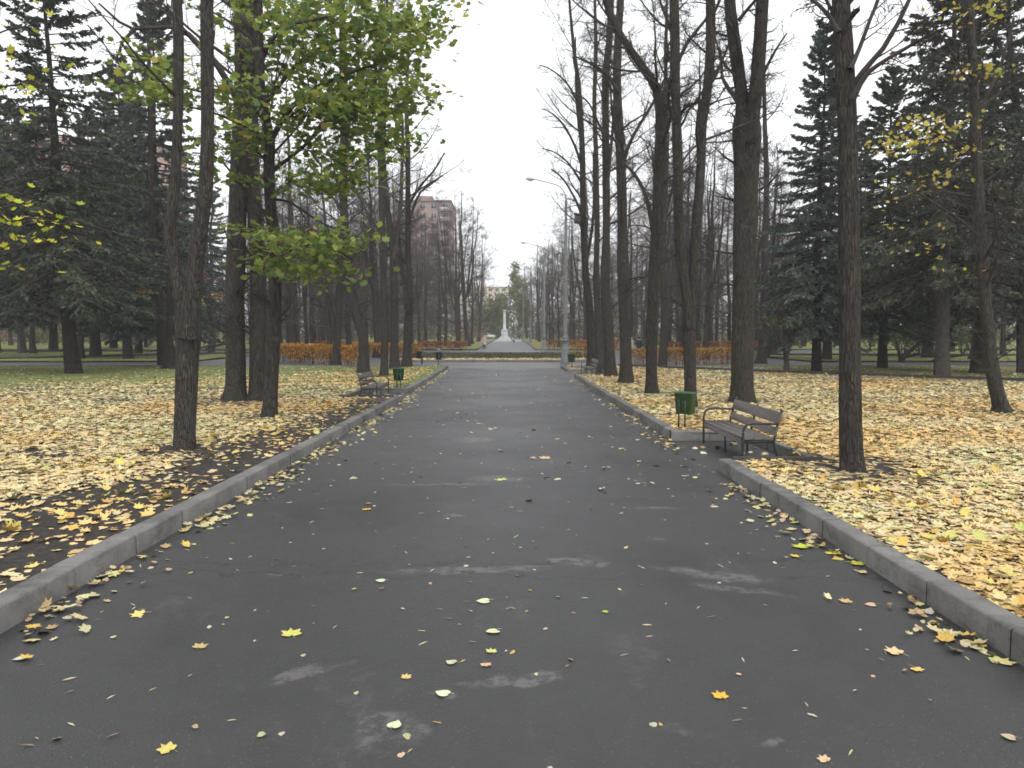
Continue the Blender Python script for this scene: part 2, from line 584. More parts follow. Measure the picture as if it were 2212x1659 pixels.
LX = [(-12, -3.45), (4, -3.47), (24.2, -3.52), (24.3, -3.52), (27.9, -3.76), (48, -3.97)]
RX = 3.12
lx = lambda y: float(np.interp(y, [p[0] for p in LX], [p[1] for p in LX]))
KW = 0.20
LN = (24.4, 27.9, -5.4)      # bench niche on the left: near, far, back
RN = (11.6, 14.95, 4.62)     # bench niche on the right
RN2 = (38.8, 42.9, 5.0)

a = Acc()
yr = sorted(set(list(np.arange(-12, 48.1, 1.0)) + [LN[0], LN[1], RN[0], RN[1], 48.0]))
sheet(a, [(y, -6.2, 5.6) for y in yr], 0.0, 8)
struct(obj('road', a, M['asphalt']))
a = Acc()
sheet(a, [(y, -75, 75) for y in (48.0, 52, 57.0)], 0.0, 2)
sheet(a, [(y, -40, 40) for y in (76.0, 84, 92.0)], 0.0, 2)
sheet(a, [(57.0, -24, -9.5), (66, -24, -9.5), (76.0, -24, -9.5)], 0.0, 2)
sheet(a, [(57.0, 7.0, 22), (66, 7.0, 22), (76.0, 7.0, 22)], 0.0, 2)
struct(obj('plaza', a, M['asphalt_far']))
a = Acc()
sheet(a, [(y, -4.1 if y < 150 else -3.9, 2.75) for y in (92.0, 120, 150, 186)], 0.0, 2)
struct(obj('avenue', a, M['asphalt_far']))
a = Acc()
sheet(a, [(y, -6.0, 5.0) for y in (160.0, 172, 200)], 0.006, 2)
struct(obj('pavement', a, M['paving']))


def edge_rows(side):
    rows = []
    def e(y):
        return lx(y) - KW + 0.02 if side < 0 else RX + KW - 0.02
    niches = [LN] if side < 0 else [RN, RN2]
    yy = sorted(set(list(np.arange(-12, 48.01, 0.75)) + [48.0] + [n[i] for n in niches for i in (0, 1)]))
    for y in yy:
        hit = [n for n in niches if n[0] <= y <= n[1]]
        for n in hit:
            if abs(y - n[0]) < 1e-6:
                rows.append((y - 0.001, e(y)))
            back = n[2] - 0.13 if side < 0 else n[2] + 0.13
            rows.append((y, back))
            if abs(y - n[1]) < 1e-6:
                rows.append((y + 0.001, e(y)))
        if not hit:
            rows.append((y, e(y)))
    return rows


for side, nm, mm in ((-1, 'lawn', 'lawn_l'), (1, 'lawn', 'lawn_r')):
    a = Acc()
    far_x = 75.0
    rows = [(y, -far_x, x) if side < 0 else (y, x, far_x) for y, x in edge_rows(side)]
    # finer columns close to the avenue
    V = []
    nx = 40
    for (y, x0, x1) in rows:
        t = np.linspace(0, 1, nx) ** 2.2
        xs = (x1 + (x0 - x1) * t)[::-1] if side < 0 else x0 + (x1 - x0) * t
        un = np.sin(xs * 1.7 + y * 1.1) + np.sin(xs * 0.6 - y * 2.3 + 1) + np.sin(xs * 3.1 + y * 0.7)
        z = float(zg(y)) + LIFT + 0.008 * un
        V.append(np.stack([xs, np.full(nx, y), z], -1))
    V = np.array(V)
    r = (np.arange(len(rows) - 1) * nx)[:, None]
    c = np.arange(nx - 1)[None]
    a.add(V.reshape(-1, 3), np.stack([r + c, r + c + 1, r + nx + c + 1, r + nx + c], -1).reshape(-1, 4))
    struct(obj(nm, a, M[mm], smooth=True))


def lawn_z(x, y):
    un = np.sin(x * 1.7 + y * 1.1) + np.sin(x * 0.6 - y * 2.3 + 1) + np.sin(x * 3.1 + y * 0.7)
    return zg(y) + LIFT + 0.008 * un


# flower bed in the crossing, and lawns far beyond it
a = Acc()
sheet(a, [(y, -9.3, 6.8) for y in np.linspace(57.3, 75.8, 9)], 0.12, 12, 0.01)
struct(obj('flower_bed', a, M['meadow']))
for x0, x1, y0, y1 in ((-140, -4.4, 92.3, 400), (3.05, 140, 92.3, 400), (-140, -24.2, 57.2, 75.8), (22.2, 140, 57.2, 75.8)):
    a = Acc()
    sheet(a, [(y, x0, x1) for y in np.linspace(y0, y1, 12)], 0.10, 24, 0.02)
    struct(obj('lawn', a, M['meadow']))


def kerb_run(pts, h=0.19, wd=KW, blk=1.0, side=1, mat='kerb', jit=0.003, base=0.0, nm='kerb'):
    """Row of kerb stones along plan points; side +1: stone lies to the right of travel."""
    a = Acc()
    for (p, q) in zip(pts[:-1], pts[1:]):
        p, q = np.array(p, float), np.array(q, float)
        L = np.linalg.norm(q - p)
        d = (q - p) / L
        n = np.array([d[1], -d[0]]) * side
        k = max(1, int(round(L / blk)))
        for i in range(k):
            s0, s1 = L * i / k + 0.003, L * (i + 1) / k - 0.003
            dz, dl = rng.normal(0, jit), rng.normal(0, jit)
            sec = [(0, -0.12), (0.0, h - 0.022), (0.006, h - 0.007), (0.022, h), (wd - 0.015, h), (wd, h - 0.015), (wd, -0.12)]
            V = []
            tilt = rng.normal(0, 0.0015)
            ne = 8
            cuts = np.concatenate([[s0, s0 + 0.005], np.linspace(s0 + .06, s1 - .06, ne - 4), [s1 - 0.005, s1]])
            for e, s in enumerate(cuts):
                end = e in (0, ne - 1)
                ins = 0.003 if end else 0
                chip = 0.012 * rng.uniform(0, 1) ** 6 + 0.002 * rng.uniform() + (0.02 if (e in (1, ne - 2) and rng.uniform() < .12) else 0)
                c = p + d * s
                for j_, (o, z) in enumerate(sec):
                    oo = o + dl + (ins if o < wd / 2 else -ins) + (chip if j_ in (1, 2) else 0)
                    zz = z + dz + (tilt if e > ne / 2 else -tilt) - (ins if z > 0 else 0) - (chip * .7 if j_ in (2, 3) else 0)
                    P2 = c + n * oo
                    V.append((P2[0], P2[1], float(zg(c[1])) + base + zz))
            m = len(sec)
            fs = []
            for e in range(ne - 1):
                for j in range(m - 1):
                    fs.append((e * m + j, e * m + j + 1, (e + 1) * m + j + 1, (e + 1) * m + j))
            n0 = a.n
            a.add(V, fs)
            a.f.append(np.array([list(range(m)), list(range((ne - 1) * m, ne * m))[::-1]], dtype=np.int32) + n0)
    return struct(obj(nm, a, M[mat]))


# main kerbs along the avenue
kerb_run([(lx(y), y) for y in (-8, 4, 14, 24.25)], side=-1)
kerb_run([(lx(27.95), 27.95), (lx(38), 38), (lx(48), 48)], side=-1)
kerb_run([(RX, -8), (RX, 11.52)], side=1)
kerb_run([(RX, 15.17), (RX, 38.7)], side=1)
kerb_run([(RX, 43.1), (RX - 0.1, 47.9)], side=1)
# kerbs of the bench niches
kerb_run([(RX, 14.95), (RN[2], 14.95)], side=-1, blk=0.9)
kerb_run([(RN[2], 14.93), (RN[2], 11.55)], side=-1, wd=0.12, h=0.17, blk=1.0)
kerb_run([(RX + 0.22, 11.62), (RN[2] + .1, 11.62)], side=1, wd=0.09, h=0.215, blk=1.0, mat='kerb_dark')
kerb_run([(lx(27.9) , 27.9), (LN[2], 27.9)], side=1, blk=0.9)
kerb_run([(LN[2], 27.88), (LN[2], 24.35)], side=1, wd=0.12, h=0.17)
kerb_run([(-3.75, 24.42), (LN[2] - .1, 24.42)], side=-1, wd=0.08, h=0.21, mat='kerb_dark')
kerb_run([(RX, 42.9), (RN2[2], 42.9)], side=-1, blk=0.9)
kerb_run([(RN2[2], 42.88), (RN2[2], 38.7)], side=-1, wd=0.12, h=0.17)
kerb_run([(RX + .2, 38.8), (RN2[2] + .1, 38.8)], side=1, wd=0.08, h=0.17, mat='kerb_dark')
# the ends of the lawns at the crossing
kerb_run([(RX - .1, 48.1), (75, 48.1)], side=1, blk=1.5)
kerb_run([(-4.0, 48.1), (-75, 48.1)], side=-1, blk=1.5)
# kerbs of the flower bed, far avenue and diagonal paths
kerb_run([(-9.3, 57.1), (6.8, 57.1)], side=-1, h=0.17, blk=1.5)
kerb_run([(6.8, 75.9), (-9.3, 75.9)], side=-1, h=0.16, blk=1.5)
kerb_run([(-4.1, 92), (-4.0, 140), (-3.9, 186)], side=-1, h=0.14, blk=2.5)
kerb_run([(2.75, 92), (2.75, 186)], side=1, h=0.14, blk=2.5)
kerb_run([(6.6, 47.9), (13.1, 41.2), (18.4, 36.3), (22.2, 33.1), (30, 26.2)], side=-1, h=0.13, wd=0.1, base=LIFT, mat='kerb_dark', blk=1.2)
kerb_run([(22.7, 70.7), (45, 68.3), (80, 66)], side=-1, h=0.14, wd=0.15, base=0.1, mat='kerb_dark', blk=2)
kerb_run([(-41, 59), (-33, 69), (-24.5, 78)], side=1, h=0.16, wd=0.15, base=0.1, mat='kerb_dark', blk=2)
kerb_run([(-70, 86), (-41, 88), (-20, 91.5)], side=1, h=0.12, wd=0.2, base=0.05, mat='kerb_dark', blk=2)


# ------------------------------------------------------------------ leaves
def poly_leaf(angr):
    pts = [(0, 0, 0)] + [(r * math.cos(R_(a)), r * math.sin(R_(a)), 0) for a, r in angr]
    v = np.array(pts)
    n = len(angr)
    f = np.array([(0, 1 + i, 1 + (i + 1) % n) for i in range(n)])
    v[:, 1] += 0.1
    r2 = (v[:, 0] ** 2 + v[:, 1] ** 2)
    v[:, 2] = 0.22 * r2
    return v * 0.5, f


MAPLE = poly_leaf([(90, 1.0), (80, .66), (66, .60), (52, .80), (40, .96), (30, .74), (14, .60), (2, .72), (-14, .76), (-35, .54), (-62, .44), (-90, .24),
                   (-118, .44), (-145, .54), (-166, .76), (178, .72), (166, .60), (150, .74), (140, .96), (128, .80), (114, .60), (100, .72)])
MAPLE_LO = poly_leaf([(90, 1.0), (66, .64), (40, .96), (14, .62), (-14, .76), (-62, .44), (-118, .44), (-166, .76), (166, .62), (140, .96), (114, .64)])
LINDEN = poly_leaf([(90, 1.0), (68, .78), (38, .74), (5, .76), (-28, .72), (-62, .6), (-90, .38), (-118, .6), (-152, .72), (175, .76), (142, .74), (112, .78)])
DIAM = (np.array([(0, -.5, 0), (.32, 0, .05), (0, .5, 0), (-.32, 0, .05)]), np.array([(0, 1, 2), (0, 2, 3)]))
SLIVER = (np.array([(0, -.5, 0), (.09, -.1, .03), (.07, .3, .02), (0, .5, 0), (-.09, .1, .03)]), np.array([(0, 1, 2), (0, 2, 3), (0, 3, 4)]))


def rotmats(n, tilt, flat_axis=True):
    """Random heading with a random tilt away from lying flat (radians, sigma)."""
    h = rng.uniform(0, 2 * math.pi, n)
    tx, ty = rng.normal(0, tilt, n), rng.normal(0, tilt, n)
    ch, sh, cx, sx, cy, sy = np.cos(h), np.sin(h), np.cos(tx), np.sin(tx), np.cos(ty), np.sin(ty)
    Z = np.zeros(n)
    O = np.ones(n)
    Rz = np.stack([ch, -sh, Z, sh, ch, Z, Z, Z, O], -1).reshape(n, 3, 3)
    Rx = np.stack([O, Z, Z, Z, cx, -sx, Z, sx, cx], -1).reshape(n, 3, 3)
    Ry = np.stack([cy, Z, sy, Z, O, Z, -sy, Z, cy], -1).reshape(n, 3, 3)
    return Rz @ Rx @ Ry


def scatter(a, tmpl, P, size, Rm, col, curl=None, jitter=0.08):
    V, Fc = tmpl
    n = len(P)
    if n == 0:
        return
    V = np.broadcast_to(V, (n, *V.shape)).copy()
    if curl is not None:
        V[:, :, 2] *= curl[:, None]
    V = np.einsum('nij,nvj->nvi', Rm, V) * np.asarray(size).reshape(-1, 1, 1) + P[:, None, :]
    nv = V.shape[1]
    f = (Fc[None] + (np.arange(n) * nv)[:, None, None]).reshape(-1, Fc.shape[1])
    c = np.repeat(col[:, None, :], nv, 1)
    if jitter:
        c = np.clip(c * rng.uniform(1 - jitter, 1 + jitter, (n, nv, 1)), 0, 1)
    a.add(V.reshape(-1, 3), f, c.reshape(-1, 3))


def pick(n, pal, wts, var=0.12):
    pal = np.array(pal)
    w_ = np.array(wts, float)
    i = rng.choice(len(pal), n, p=w_ / w_.sum())
    return np.clip(pal[i] * rng.uniform(1 - var, 1 + var, (n, 1)) * rng.uniform(0.95, 1.05, (n, 3)), 0.005, 0.9)


LIT_PAL = [(0.64, 0.50, 0.25), (0.64, 0.57, 0.34), (0.56, 0.56, 0.36), (0.62, 0.42, 0.15), (0.56, 0.39, 0.25), (0.42, 0.24, 0.13), (0.56, 0.46, 0.10), (0.30, 0.31, 0.13), (0.24, 0.12, 0.08), (0.50, 0.49, 0.36)]
LIT_W = [28, 15, 8, 17, 21, 7, 3, 2, 2.5, 2]


def vnoise(x, y, s, seed):
    """Smooth value noise for patchiness."""
    x, y = x * s + seed * 17.3, y * s + seed * 5.1
    xi, yi = np.floor(x), np.floor(y)
    xf, yf = x - xi, y - yi
    h = lambda i, j: np.modf(np.abs(np.sin(i * 127.1 + j * 311.7 + seed) * 43758.5453))[0]
    u, v = xf * xf * (3 - 2 * xf), yf * yf * (3 - 2 * yf)
    return (h(xi, yi) * (1 - u) + h(xi + 1, yi) * u) * (1 - v) + (h(xi, yi + 1) * (1 - u) + h(xi + 1, yi + 1) * u) * v


def visible(x, y, m=0.6):
    return np.abs(x) < y * (1106 / 1660.0) + m


TREE_CLEAR = []   # (x, y, r) bare earth round trunks


def litter(side):
    # candidates, denser close to the viewer
    out = []
    for (y0, y1, dens) in ((2.6, 8, 520), (8, 14, 470), (14, 22, 330), (22, 32, 160), (32, 48, 100)):
        xm = y1 * 0.667 + 1.5
        n = int((y1 - y0) * (xm - 3.2) * dens)
        y = rng.uniform(y0, y1, n)
        x = rng.uniform(3.2, xm, n) * side
        out.append(np.stack([x, y], -1))
    P = np.concatenate(out)
    x, y = P[:, 0], P[:, 1]
    k = visible(x, y)
    if side < 0:
        edge = np.interp(y, [p[0] for p in LX], [p[1] for p in LX]) - KW - 0.02
        k &= x < edge
        k &= ~((y > LN[0] - .1) & (y < LN[1] + .2) & (x > LN[2] - .14))
        d = edge - x
        n1 = vnoise(x, y, 0.55, 3) * 0.65 + vnoise(x, y, 1.7, 5) * 0.35
        # a strip of bare trodden earth beside the kerb, leaves gathering further in
        wdt = np.interp(y, [4, 9, 13, 20, 30, 48], [2.3, 1.45, 1.0, 0.6, 0.3, 0.1])
        dens = np.clip((d - wdt * (0.45 + n1 * 1.1)) / 0.6, 0.10, 1)
        dens *= np.clip((n1 - 0.16) / 0.16, 0.2, 1)
        far = np.interp(y + (n1 - .5) * 8 + np.where(x > -18, -(x + 18) * 1.3, np.clip(-x - 18, 0, 20) * 0.45), [25, 29, 32.5, 48], [1, 0.8, 0.14, 0.05])
        dens *= far
    else:
        edge = RX + KW + 0.02
        k &= x > edge
        k &= ~((y > RN[0] - .1) & (y < RN[1] + .2) & (x < RN[2] + .14))
        k &= ~((y > RN2[0] - .1) & (y < RN2[1] + .2) & (x < RN2[2] + .14))
        n1 = vnoise(x, y, 0.5, 11) * 0.65 + vnoise(x, y, 1.9, 13) * 0.35
        dens = np.clip((n1 - 0.14) / 0.13, 0.4, 1)
        lim = 54.5 - x * 0.98 # the diagonal path
        dens *= np.where(y > lim, 0.3, 1) * np.where((y > lim - 2.5) & (x > 9), 0.5, 1)
    for (cx, cy, r) in TREE_CLEAR:
        dd = np.hypot((x - cx), (y - cy) * 0.8) / r
        dens = dens * np.clip((dd - 0.55 - 0.5 * (vnoise(x, y, 2.3, 21) - .5)) / 0.5, 0.10, 1)
    k &= rng.uniform(0, 1, len(x)) < dens
    x, y = x[k], y[k]
    n = len(x)
    z = lawn_z(x, y) + np.abs(rng.normal(0.008, 0.007, n))
    P = np.stack([x, y, z], -1)
    # colours drift in patches as different trees shed
    pal = pick(n, LIT_PAL, LIT_W)
    pal = pal * 0.6 + np.array([0.585, 0.475, 0.225]) * 0.4
    dr = vnoise(x, y, 0.35, 31)
    pal *= np.where(dr[:, None] > 0.6, [1.0, 0.9, 0.75], [1, 1, 1])
    pal *= np.where(dr[:, None] < 0.33, [0.92, 1.0, 1.0], [1, 1, 1])
    sz = np.clip(rng.normal(0.118, 0.040, n), 0.045, 0.21)
    a = Acc()
    near = y < 13
    for msk, tm in ((near, MAPLE), (~near, MAPLE_LO)):
        kind = rng.uniform(0, 1, n)
        i = msk & (kind < 0.72)
        scatter(a, tm, P[i], sz[i], rotmats(i.sum(), 0.11), pal[i], rng.normal(0.3, 0.8, i.sum()) + np.where(rng.uniform(0, 1, i.sum()) < .07, 2.0, 0))
        i = msk & (kind >= 0.72)
        scatter(a, LINDEN if msk is near else DIAM, P[i], sz[i] * 0.6, rotmats(i.sum(), 0.14), pal[i], rng.normal(0.4, 0.8, i.sum()))
    heaps = ((440, 958), (660, 928), (350, 1085), (300, 1070), (480, 990), (610, 935), (120, 1130), (200, 1010), (90, 900), (330, 940), (700, 880)) if side < 0 else ((1900, 1075), (1960, 1100), (2080, 1010), (1780, 1060), (2040, 1170), (2160, 1130), (1950, 930), (1740, 985), (2100, 1260), (1990, 1030), (1420, 880), (1880, 1120))
    for (hu, hv) in heaps:
        hp = gnd(hu, hv, LIFT)
        k = int(rng.integers(6, 16))
        q = np.stack([hp[0] + rng.normal(0, .22, k), hp[1] + rng.normal(0, .30, k), np.zeros(k)], -1)
        q[:, 2] = lawn_z(q[:, 0], q[:, 1]) + np.abs(rng.normal(.03, .02, k))
        ok = (q[:, 0] < np.interp(q[:, 1], [p[0] for p in LX], [p[1] for p in LX]) - .25) if side < 0 else (q[:, 0] > RX + .25)
        scatter(a, MAPLE, q[ok], rng.uniform(.11, .20, ok.sum()), rotmats(ok.sum(), .33), pick(ok.sum(), [(0.54, 0.44, 0.12), (0.48, 0.46, 0.14), (0.54, 0.35, 0.09), (0.40, 0.40, 0.13)], [4, 2, 3, 1]), rng.normal(1, 1.5, ok.sum()))
    o = obj('fallen_leaves', a, M['litter'], col=True)
    struct(o, 'stuff')
    return n


def road_litter():
    # small bits all over the asphalt, drifts against the kerbs
    n = 1500
    y = 2.8 + 45 * rng.uniform(0, 1, n) ** 1.25
    x = rng.uniform(-3.4, 3.1, n)
    n2 = 3000
    y2 = 3 + 44 * rng.uniform(0, 1, n2) ** 1.2
    sd = rng.uniform(0, 1, n2) < 0.55
    off = np.abs(rng.normal(0, 0.20, n2)) + 0.03
    clump = vnoise(y2 * 1.0, y2 * 0 + sd * 7.0, 0.9, 41)
    kp = rng.uniform(0, 1, n2) < np.clip((clump - np.where(sd, 0.22, 0.45)) * 2.6, np.where(sd, 0.2, 0.06), 1)
    x2 = np.where(sd, np.interp(y2, [p[0] for p in LX], [p[1] for p in LX]) + off, RX - off)
    x = np.concatenate([x, x2[kp]])
    y = np.concatenate([y, y2[kp]])
    m = len(y)
    edge = np.concatenate([np.zeros(n, bool), np.ones(kp.sum(), bool)])
    z = zg(y) + 0.003 + np.abs(rng.normal(0, 0.003, m)) + np.where(edge, rng.uniform(0, 0.03, m), 0)
    P = np.stack([x, y, z], -1)
    col = pick(m, [(0.42, 0.34, 0.22), (0.42, 0.39, 0.28), (0.34, 0.24, 0.16), (0.38, 0.37, 0.20), (0.44, 0.31, 0.09), (0.17, 0.12, 0.09)], [10, 9, 8, 4, 3, 2])
    kind = rng.uniform(0, 1, m)
    a = Acc()
    i = (kind < 0.42) & ~edge
    scatter(a, SLIVER, P[i], rng.uniform(0.04, 0.09, i.sum()), rotmats(i.sum(), .15), col[i])
    i = (kind >= 0.42) & (kind < .78) & ~edge
    scatter(a, LINDEN, P[i], rng.uniform(0.025, 0.06, i.sum()), rotmats(i.sum(), .15), col[i], rng.normal(.5, 1, i.sum()))
    i = (kind >= .78) & ~edge & (y > 9)
    scatter(a, MAPLE_LO, P[i], rng.uniform(0.08, 0.16, i.sum()), rotmats(i.sum(), .12), col[i] * 1.1, rng.normal(.5, 1, i.sum()))
    i = edge & (kind < .6)
    scatter(a, MAPLE, P[i], rng.uniform(0.06, 0.15, i.sum()), rotmats(i.sum(), .2), col[i] * np.array([1.15, 1.15, 0.9]), rng.normal(.4, .9, i.sum()))
    i = edge & (kind >= .6)
    scatter(a, LINDEN, P[i], rng.uniform(0.04, 0.09, i.sum()), rotmats(i.sum(), .3), col[i], rng.normal(.7, 1.3, i.sum()))
    # leaves inside the niches and on the flower bed
    for (x0, x1, y0, y1, k) in ((3.3, 4.5, 11.9, 14.8, 26), (-5.3, -3.8, 24.6, 27.8, 40), (3.4, 4.9, 39, 42.7, 40)):
        q = np.stack([rng.uniform(x0, x1, k), rng.uniform(y0, y1, k), np.zeros(k)], -1)
        q[:, 2] = zg(q[:, 1]) + 0.015
        scatter(a, MAPLE, q, rng.uniform(.08, .17, k), rotmats(k, .25), pick(k, LIT_PAL, LIT_W), rng.normal(.7, 1.2, k))
    k = 1500
    q = np.stack([rng.uniform(-9, 6.6, k), 57.5 + 3.6 * rng.uniform(0, 1, k), np.zeros(k)], -1)
    q[:, 2] = zg(q[:, 1]) + 0.16
    scatter(a, DIAM, q, rng.uniform(.12, .22, k), rotmats(k, .4), pick(k, LIT_PAL, LIT_W))
    struct(obj('fallen_leaves', a, M['litter'], col=True), 'stuff')


# single leaves that can be told apart on the asphalt
YEL, PALE, CREAM, ORA, PINK, GRN, RUST = (0.58, 0.46, 0.07), (0.55, 0.56, 0.36), (0.58, 0.50, 0.22), (0.62, 0.36, 0.05), (0.52, 0.36, 0.22), (0.30, 0.42, 0.05), (0.40, 0.18, 0.08)
ONE = 'single leaves lying on the asphalt'
for (u, v, wpx, kind, colr, rz, label) in (
        (630, 1373, 52, 'm', (0.50, 0.47, 0.12), 20, 'olive yellow maple leaf lying alone left of the pale road patches'),
        (430, 1400, 38, 'm', (0.42, 0.32, 0.14), 0, 'tan brown maple leaf beside the olive yellow one on the asphalt'),
        (305, 1328, 42, 'm', (0.62, 0.50, 0.16), 100, 'bright yellow maple leaf close to the left kerb stones'),
        (365, 1622, 48, 'm', (0.52, 0.44, 0.12), 60, 'olive yellow maple leaf with dark hole nearest the bottom edge on the left'),
        (1558, 1508, 42, 'm', ORA, 10, 'deep orange maple leaf lying alone on dark asphalt'),
        (1938, 1412, 50, 'm', (0.60, 0.45, 0.24), 30, 'large cream maple leaf with stalk near the right kerb'),
        (1977, 1446, 34, 'm', (0.60, 0.42, 0.12), 200, 'amber maple leaf just below the large cream leaf'),
        (2105, 1392, 58, 'm', (0.58, 0.52, 0.10), 140, 'large yellow leaf touching the right kerb'),
        (2160, 1432, 60, 'm', (0.56, 0.50, 0.20), 300, 'folded pale yellow maple leaf against the right kerb end'),
        (1740, 1183, 56, 'm', (0.48, 0.50, 0.05), 45, 'widest lime yellow maple leaf in the trio beside the right kerb'),
        (1798, 1195, 40, 'm', (0.55, 0.47, 0.05), 170, 'golden upright maple leaf nearest the kerb in the trio'),
        (1722, 1203, 30, 'm', (0.60, 0.44, 0.07), 80, 'smallest yellow maple leaf in the trio beside the right kerb'),
        (1845, 1218, 44, 'm', (0.48, 0.46, 0.06), 250, 'yellow green maple leaf propped against the right kerb'),
        (1830, 1302, 34, 'm', (0.50, 0.34, 0.14), 15, 'tan maple leaf with pointed lobes below the kerb trio'),
        (1885, 1308, 28, 'l', PINK, 80, 'oval pinkish leaf beside the tan pointed maple leaf'),
        (1050, 1300, 36, 'l', PALE, 95, 'round pale green lime leaf uppermost in the middle column'),
        (1069, 1365, 38, 'l', (0.60, 0.60, 0.34), 120, 'pale yellow heart shaped lime leaf in the middle column'),
        (1062, 1410, 30, 'm', (0.50, 0.50, 0.16), 10, 'small yellow toothed leaf below the heart shaped lime leaf'),
        (978, 1433, 30, 'l', (0.48, 0.48, 0.30), 60, 'grey green lime leaf left of the small toothed leaf'),
        (1049, 1436, 30, 'm', PINK, 190, 'dull pink leaf under the small yellow toothed leaf'),
        (962, 1501, 40, 'l', (0.60, 0.64, 0.42), 70, 'white backed lime leaf lying on a pale stain'),
        (850, 1571, 40, 'l', (0.55, 0.60, 0.36), 340, 'mint pale lime leaf on the largest pale stain'),
        (877, 1466, 28, 'm', (0.55, 0.40, 0.16), 0, 'tan curled maple leaf right of the olive leaf'),
        (1310, 1323, 18, 'l', GRN, 100, 'small bright green leaf alone in mid road'),
        (826, 1256, 26, 'l', (0.50, 0.58, 0.40), 85, 'mint green lime leaf below the long pale stain'),
        (1085, 1038, 30, 'm', (0.45, 0.52, 0.18), 30, 'green yellow leaf on the farthest pale stain'),
        (1178, 991, 30, 'm', PINK, 12, 'wide tan maple leaf far along the asphalt'),
        (1783, 1645, 34, 'm', (0.55, 0.38, 0.22), 22, 'tan leaf half cut off by the bottom edge'),
        (2185, 1596, 36, 'l', (0.45, 0.36, 0.24), 60, 'grey brown oval leaf in the lowest right corner'),
        (792, 1102, 24, 'm', ORA, 15, 'orange maple leaf left of centre on the asphalt'),
        (1880, 1100 + 60, 20, 'm', RUST, 70, 'rust coloured leaf lying close by the right kerb'),
        (50, 1423, 34, 'l', (0.56, 0.54, 0.38), 130, 'pale folded leaf near the left picture edge')):
    p = gnd(u, v)
    s = wpx / F * p[1]
    a = Acc()
    scatter(a, MAPLE if kind == 'm' else LINDEN, np.zeros((1, 3)), [s * 1.12], np.eye(3)[None], np.array([colr]), np.array([0.5]), 0.06)
    # stalk
    tubes(a, np.array([(0, -0.02 * s, 0.004), (0.03 * s, -0.25 * s, 0.010), (0.10 * s, -0.5 * s, 0.004)]), np.array([0.0022, 0.002, 0.0018]) * (s / 0.15), 4, col=tuple(c * 0.6 for c in colr))
    o = obj('fallen_leaf', a, M['litter'], origin=(0, 0, 0), col=True)
    o.location = (p[0], p[1], float(zg(p[1])) + 0.006)
    o.rotation_euler = (rng.normal(0, .06), rng.normal(0, .06), R_(rz))
    tag(o, label, 'leaf', ONE)

# ------------------------------------------------------------------ trees
def spawn(P, R, n, t0, t1, lf, rf, ang, K, up, wig, minr=0.003, maxlen=9.0, taper=0.75):
    B, Kp, _ = P.shape
    t = t0 + (t1 - t0) * (np.arange(n)[None] + rng.uniform(0, 1, (B, n))) / n
    f = t * (Kp - 1)
    i = np.clip(f.astype(int), 0, Kp - 2)
    u = (f - i)[..., None]
    bi = np.arange(B)[:, None]
    A, Bq = P[bi, i], P[bi, i + 1]
    pos = A * (1 - u) + Bq * u
    T = norm(Bq - A)
    r = R[bi, i] * (1 - u[..., 0]) + R[bi, i + 1] * u[..., 0]
    plen = np.linalg.norm(np.diff(P, axis=1), axis=-1).sum(1)[:, None]
    L = np.minimum(plen * lf, maxlen) * (1 - 0.5 * (t - t0) / max(1e-6, t1 - t0)) * rng.uniform(0.55, 1.25, (B, n))
    q = rng.normal(0, 1, (B, n, 3))
    perp = norm(q - (q * T).sum(-1, keepdims=True) * T)
    an = R_(ang) * rng.uniform(0.7, 1.25, (B, n, 1))
    d = norm(np.cos(an) * T + np.sin(an) * perp)
    r0 = np.maximum(r * rf * rng.uniform(0.7, 1.1, (B, n)), minr)
    out = [pos]
    for k in range(K - 1):
        pos = pos + d * (L / (K - 1))[..., None]
        out.append(pos)
        d = norm(d + np.array([0, 0, up]) + rng.normal(0, wig, d.shape))
    Pn = np.stack(out, 2).reshape(-1, K, 3)
    Rn = (r0.reshape(-1, 1) * (1 - taper * np.linspace(0, 1, K))[None])
    return Pn, np.maximum(Rn, 0.0022)


def trunk_mesh(a, P, R, S=16, flare=True, bumps=0.05):
    """Tube with root flare, ridges and irregular girth."""
    K = len(P)
    T = norm(np.gradient(P, axis=0))
    N1 = norm(np.cross(T, np.broadcast_to(np.array([0.0, 1, 0.05]), T.shape)))
    N2 = np.cross(T, N1)
    an = np.arange(S) * 2 * math.pi / S
    ph = rng.uniform(0, 6, 6)
    h = np.concatenate([[0], np.cumsum(np.linalg.norm(np.diff(P, axis=0), axis=1))])
    g = 1 + bumps * (np.sin(3 * an[None] + ph[0] + h[:, None] * 0.8) * 0.6 + np.sin(5 * an[None] + ph[1] - h[:, None] * 1.4) * 0.5 + np.sin(2 * an[None] + h[:, None] * 2.3 + ph[2]) * 0.5)
    if S >= 14:
        g = g + 0.018 * np.sin(9 * an[None] + ph[5] + 0.7 * np.sin(h[:, None] * 1.3)) + 0.014 * rng.normal(0, 1, g.shape)
    if flare:
        fl = np.exp(-h / max(0.12, R[0] * 0.9))[:, None]
        g = g + fl * (0.36 + 0.26 * np.sin(5 * an[None] + ph[3]) + 0.10 * np.sin(3 * an[None] + ph[4]))
    V = P[:, None] + (R[:, None] * g)[..., None] * (np.cos(an)[None, :, None] * N1[:, None] + np.sin(an)[None, :, None] * N2[:, None])
    k = (np.arange(K - 1) * S)[:, None]
    s = np.arange(S)[None]
    s2 = (s + 1) % S
    a.add(V.reshape(-1, 3), np.stack([k + s, k + S + s, k + S + s2, k + s2], -1).reshape(-1, 4))


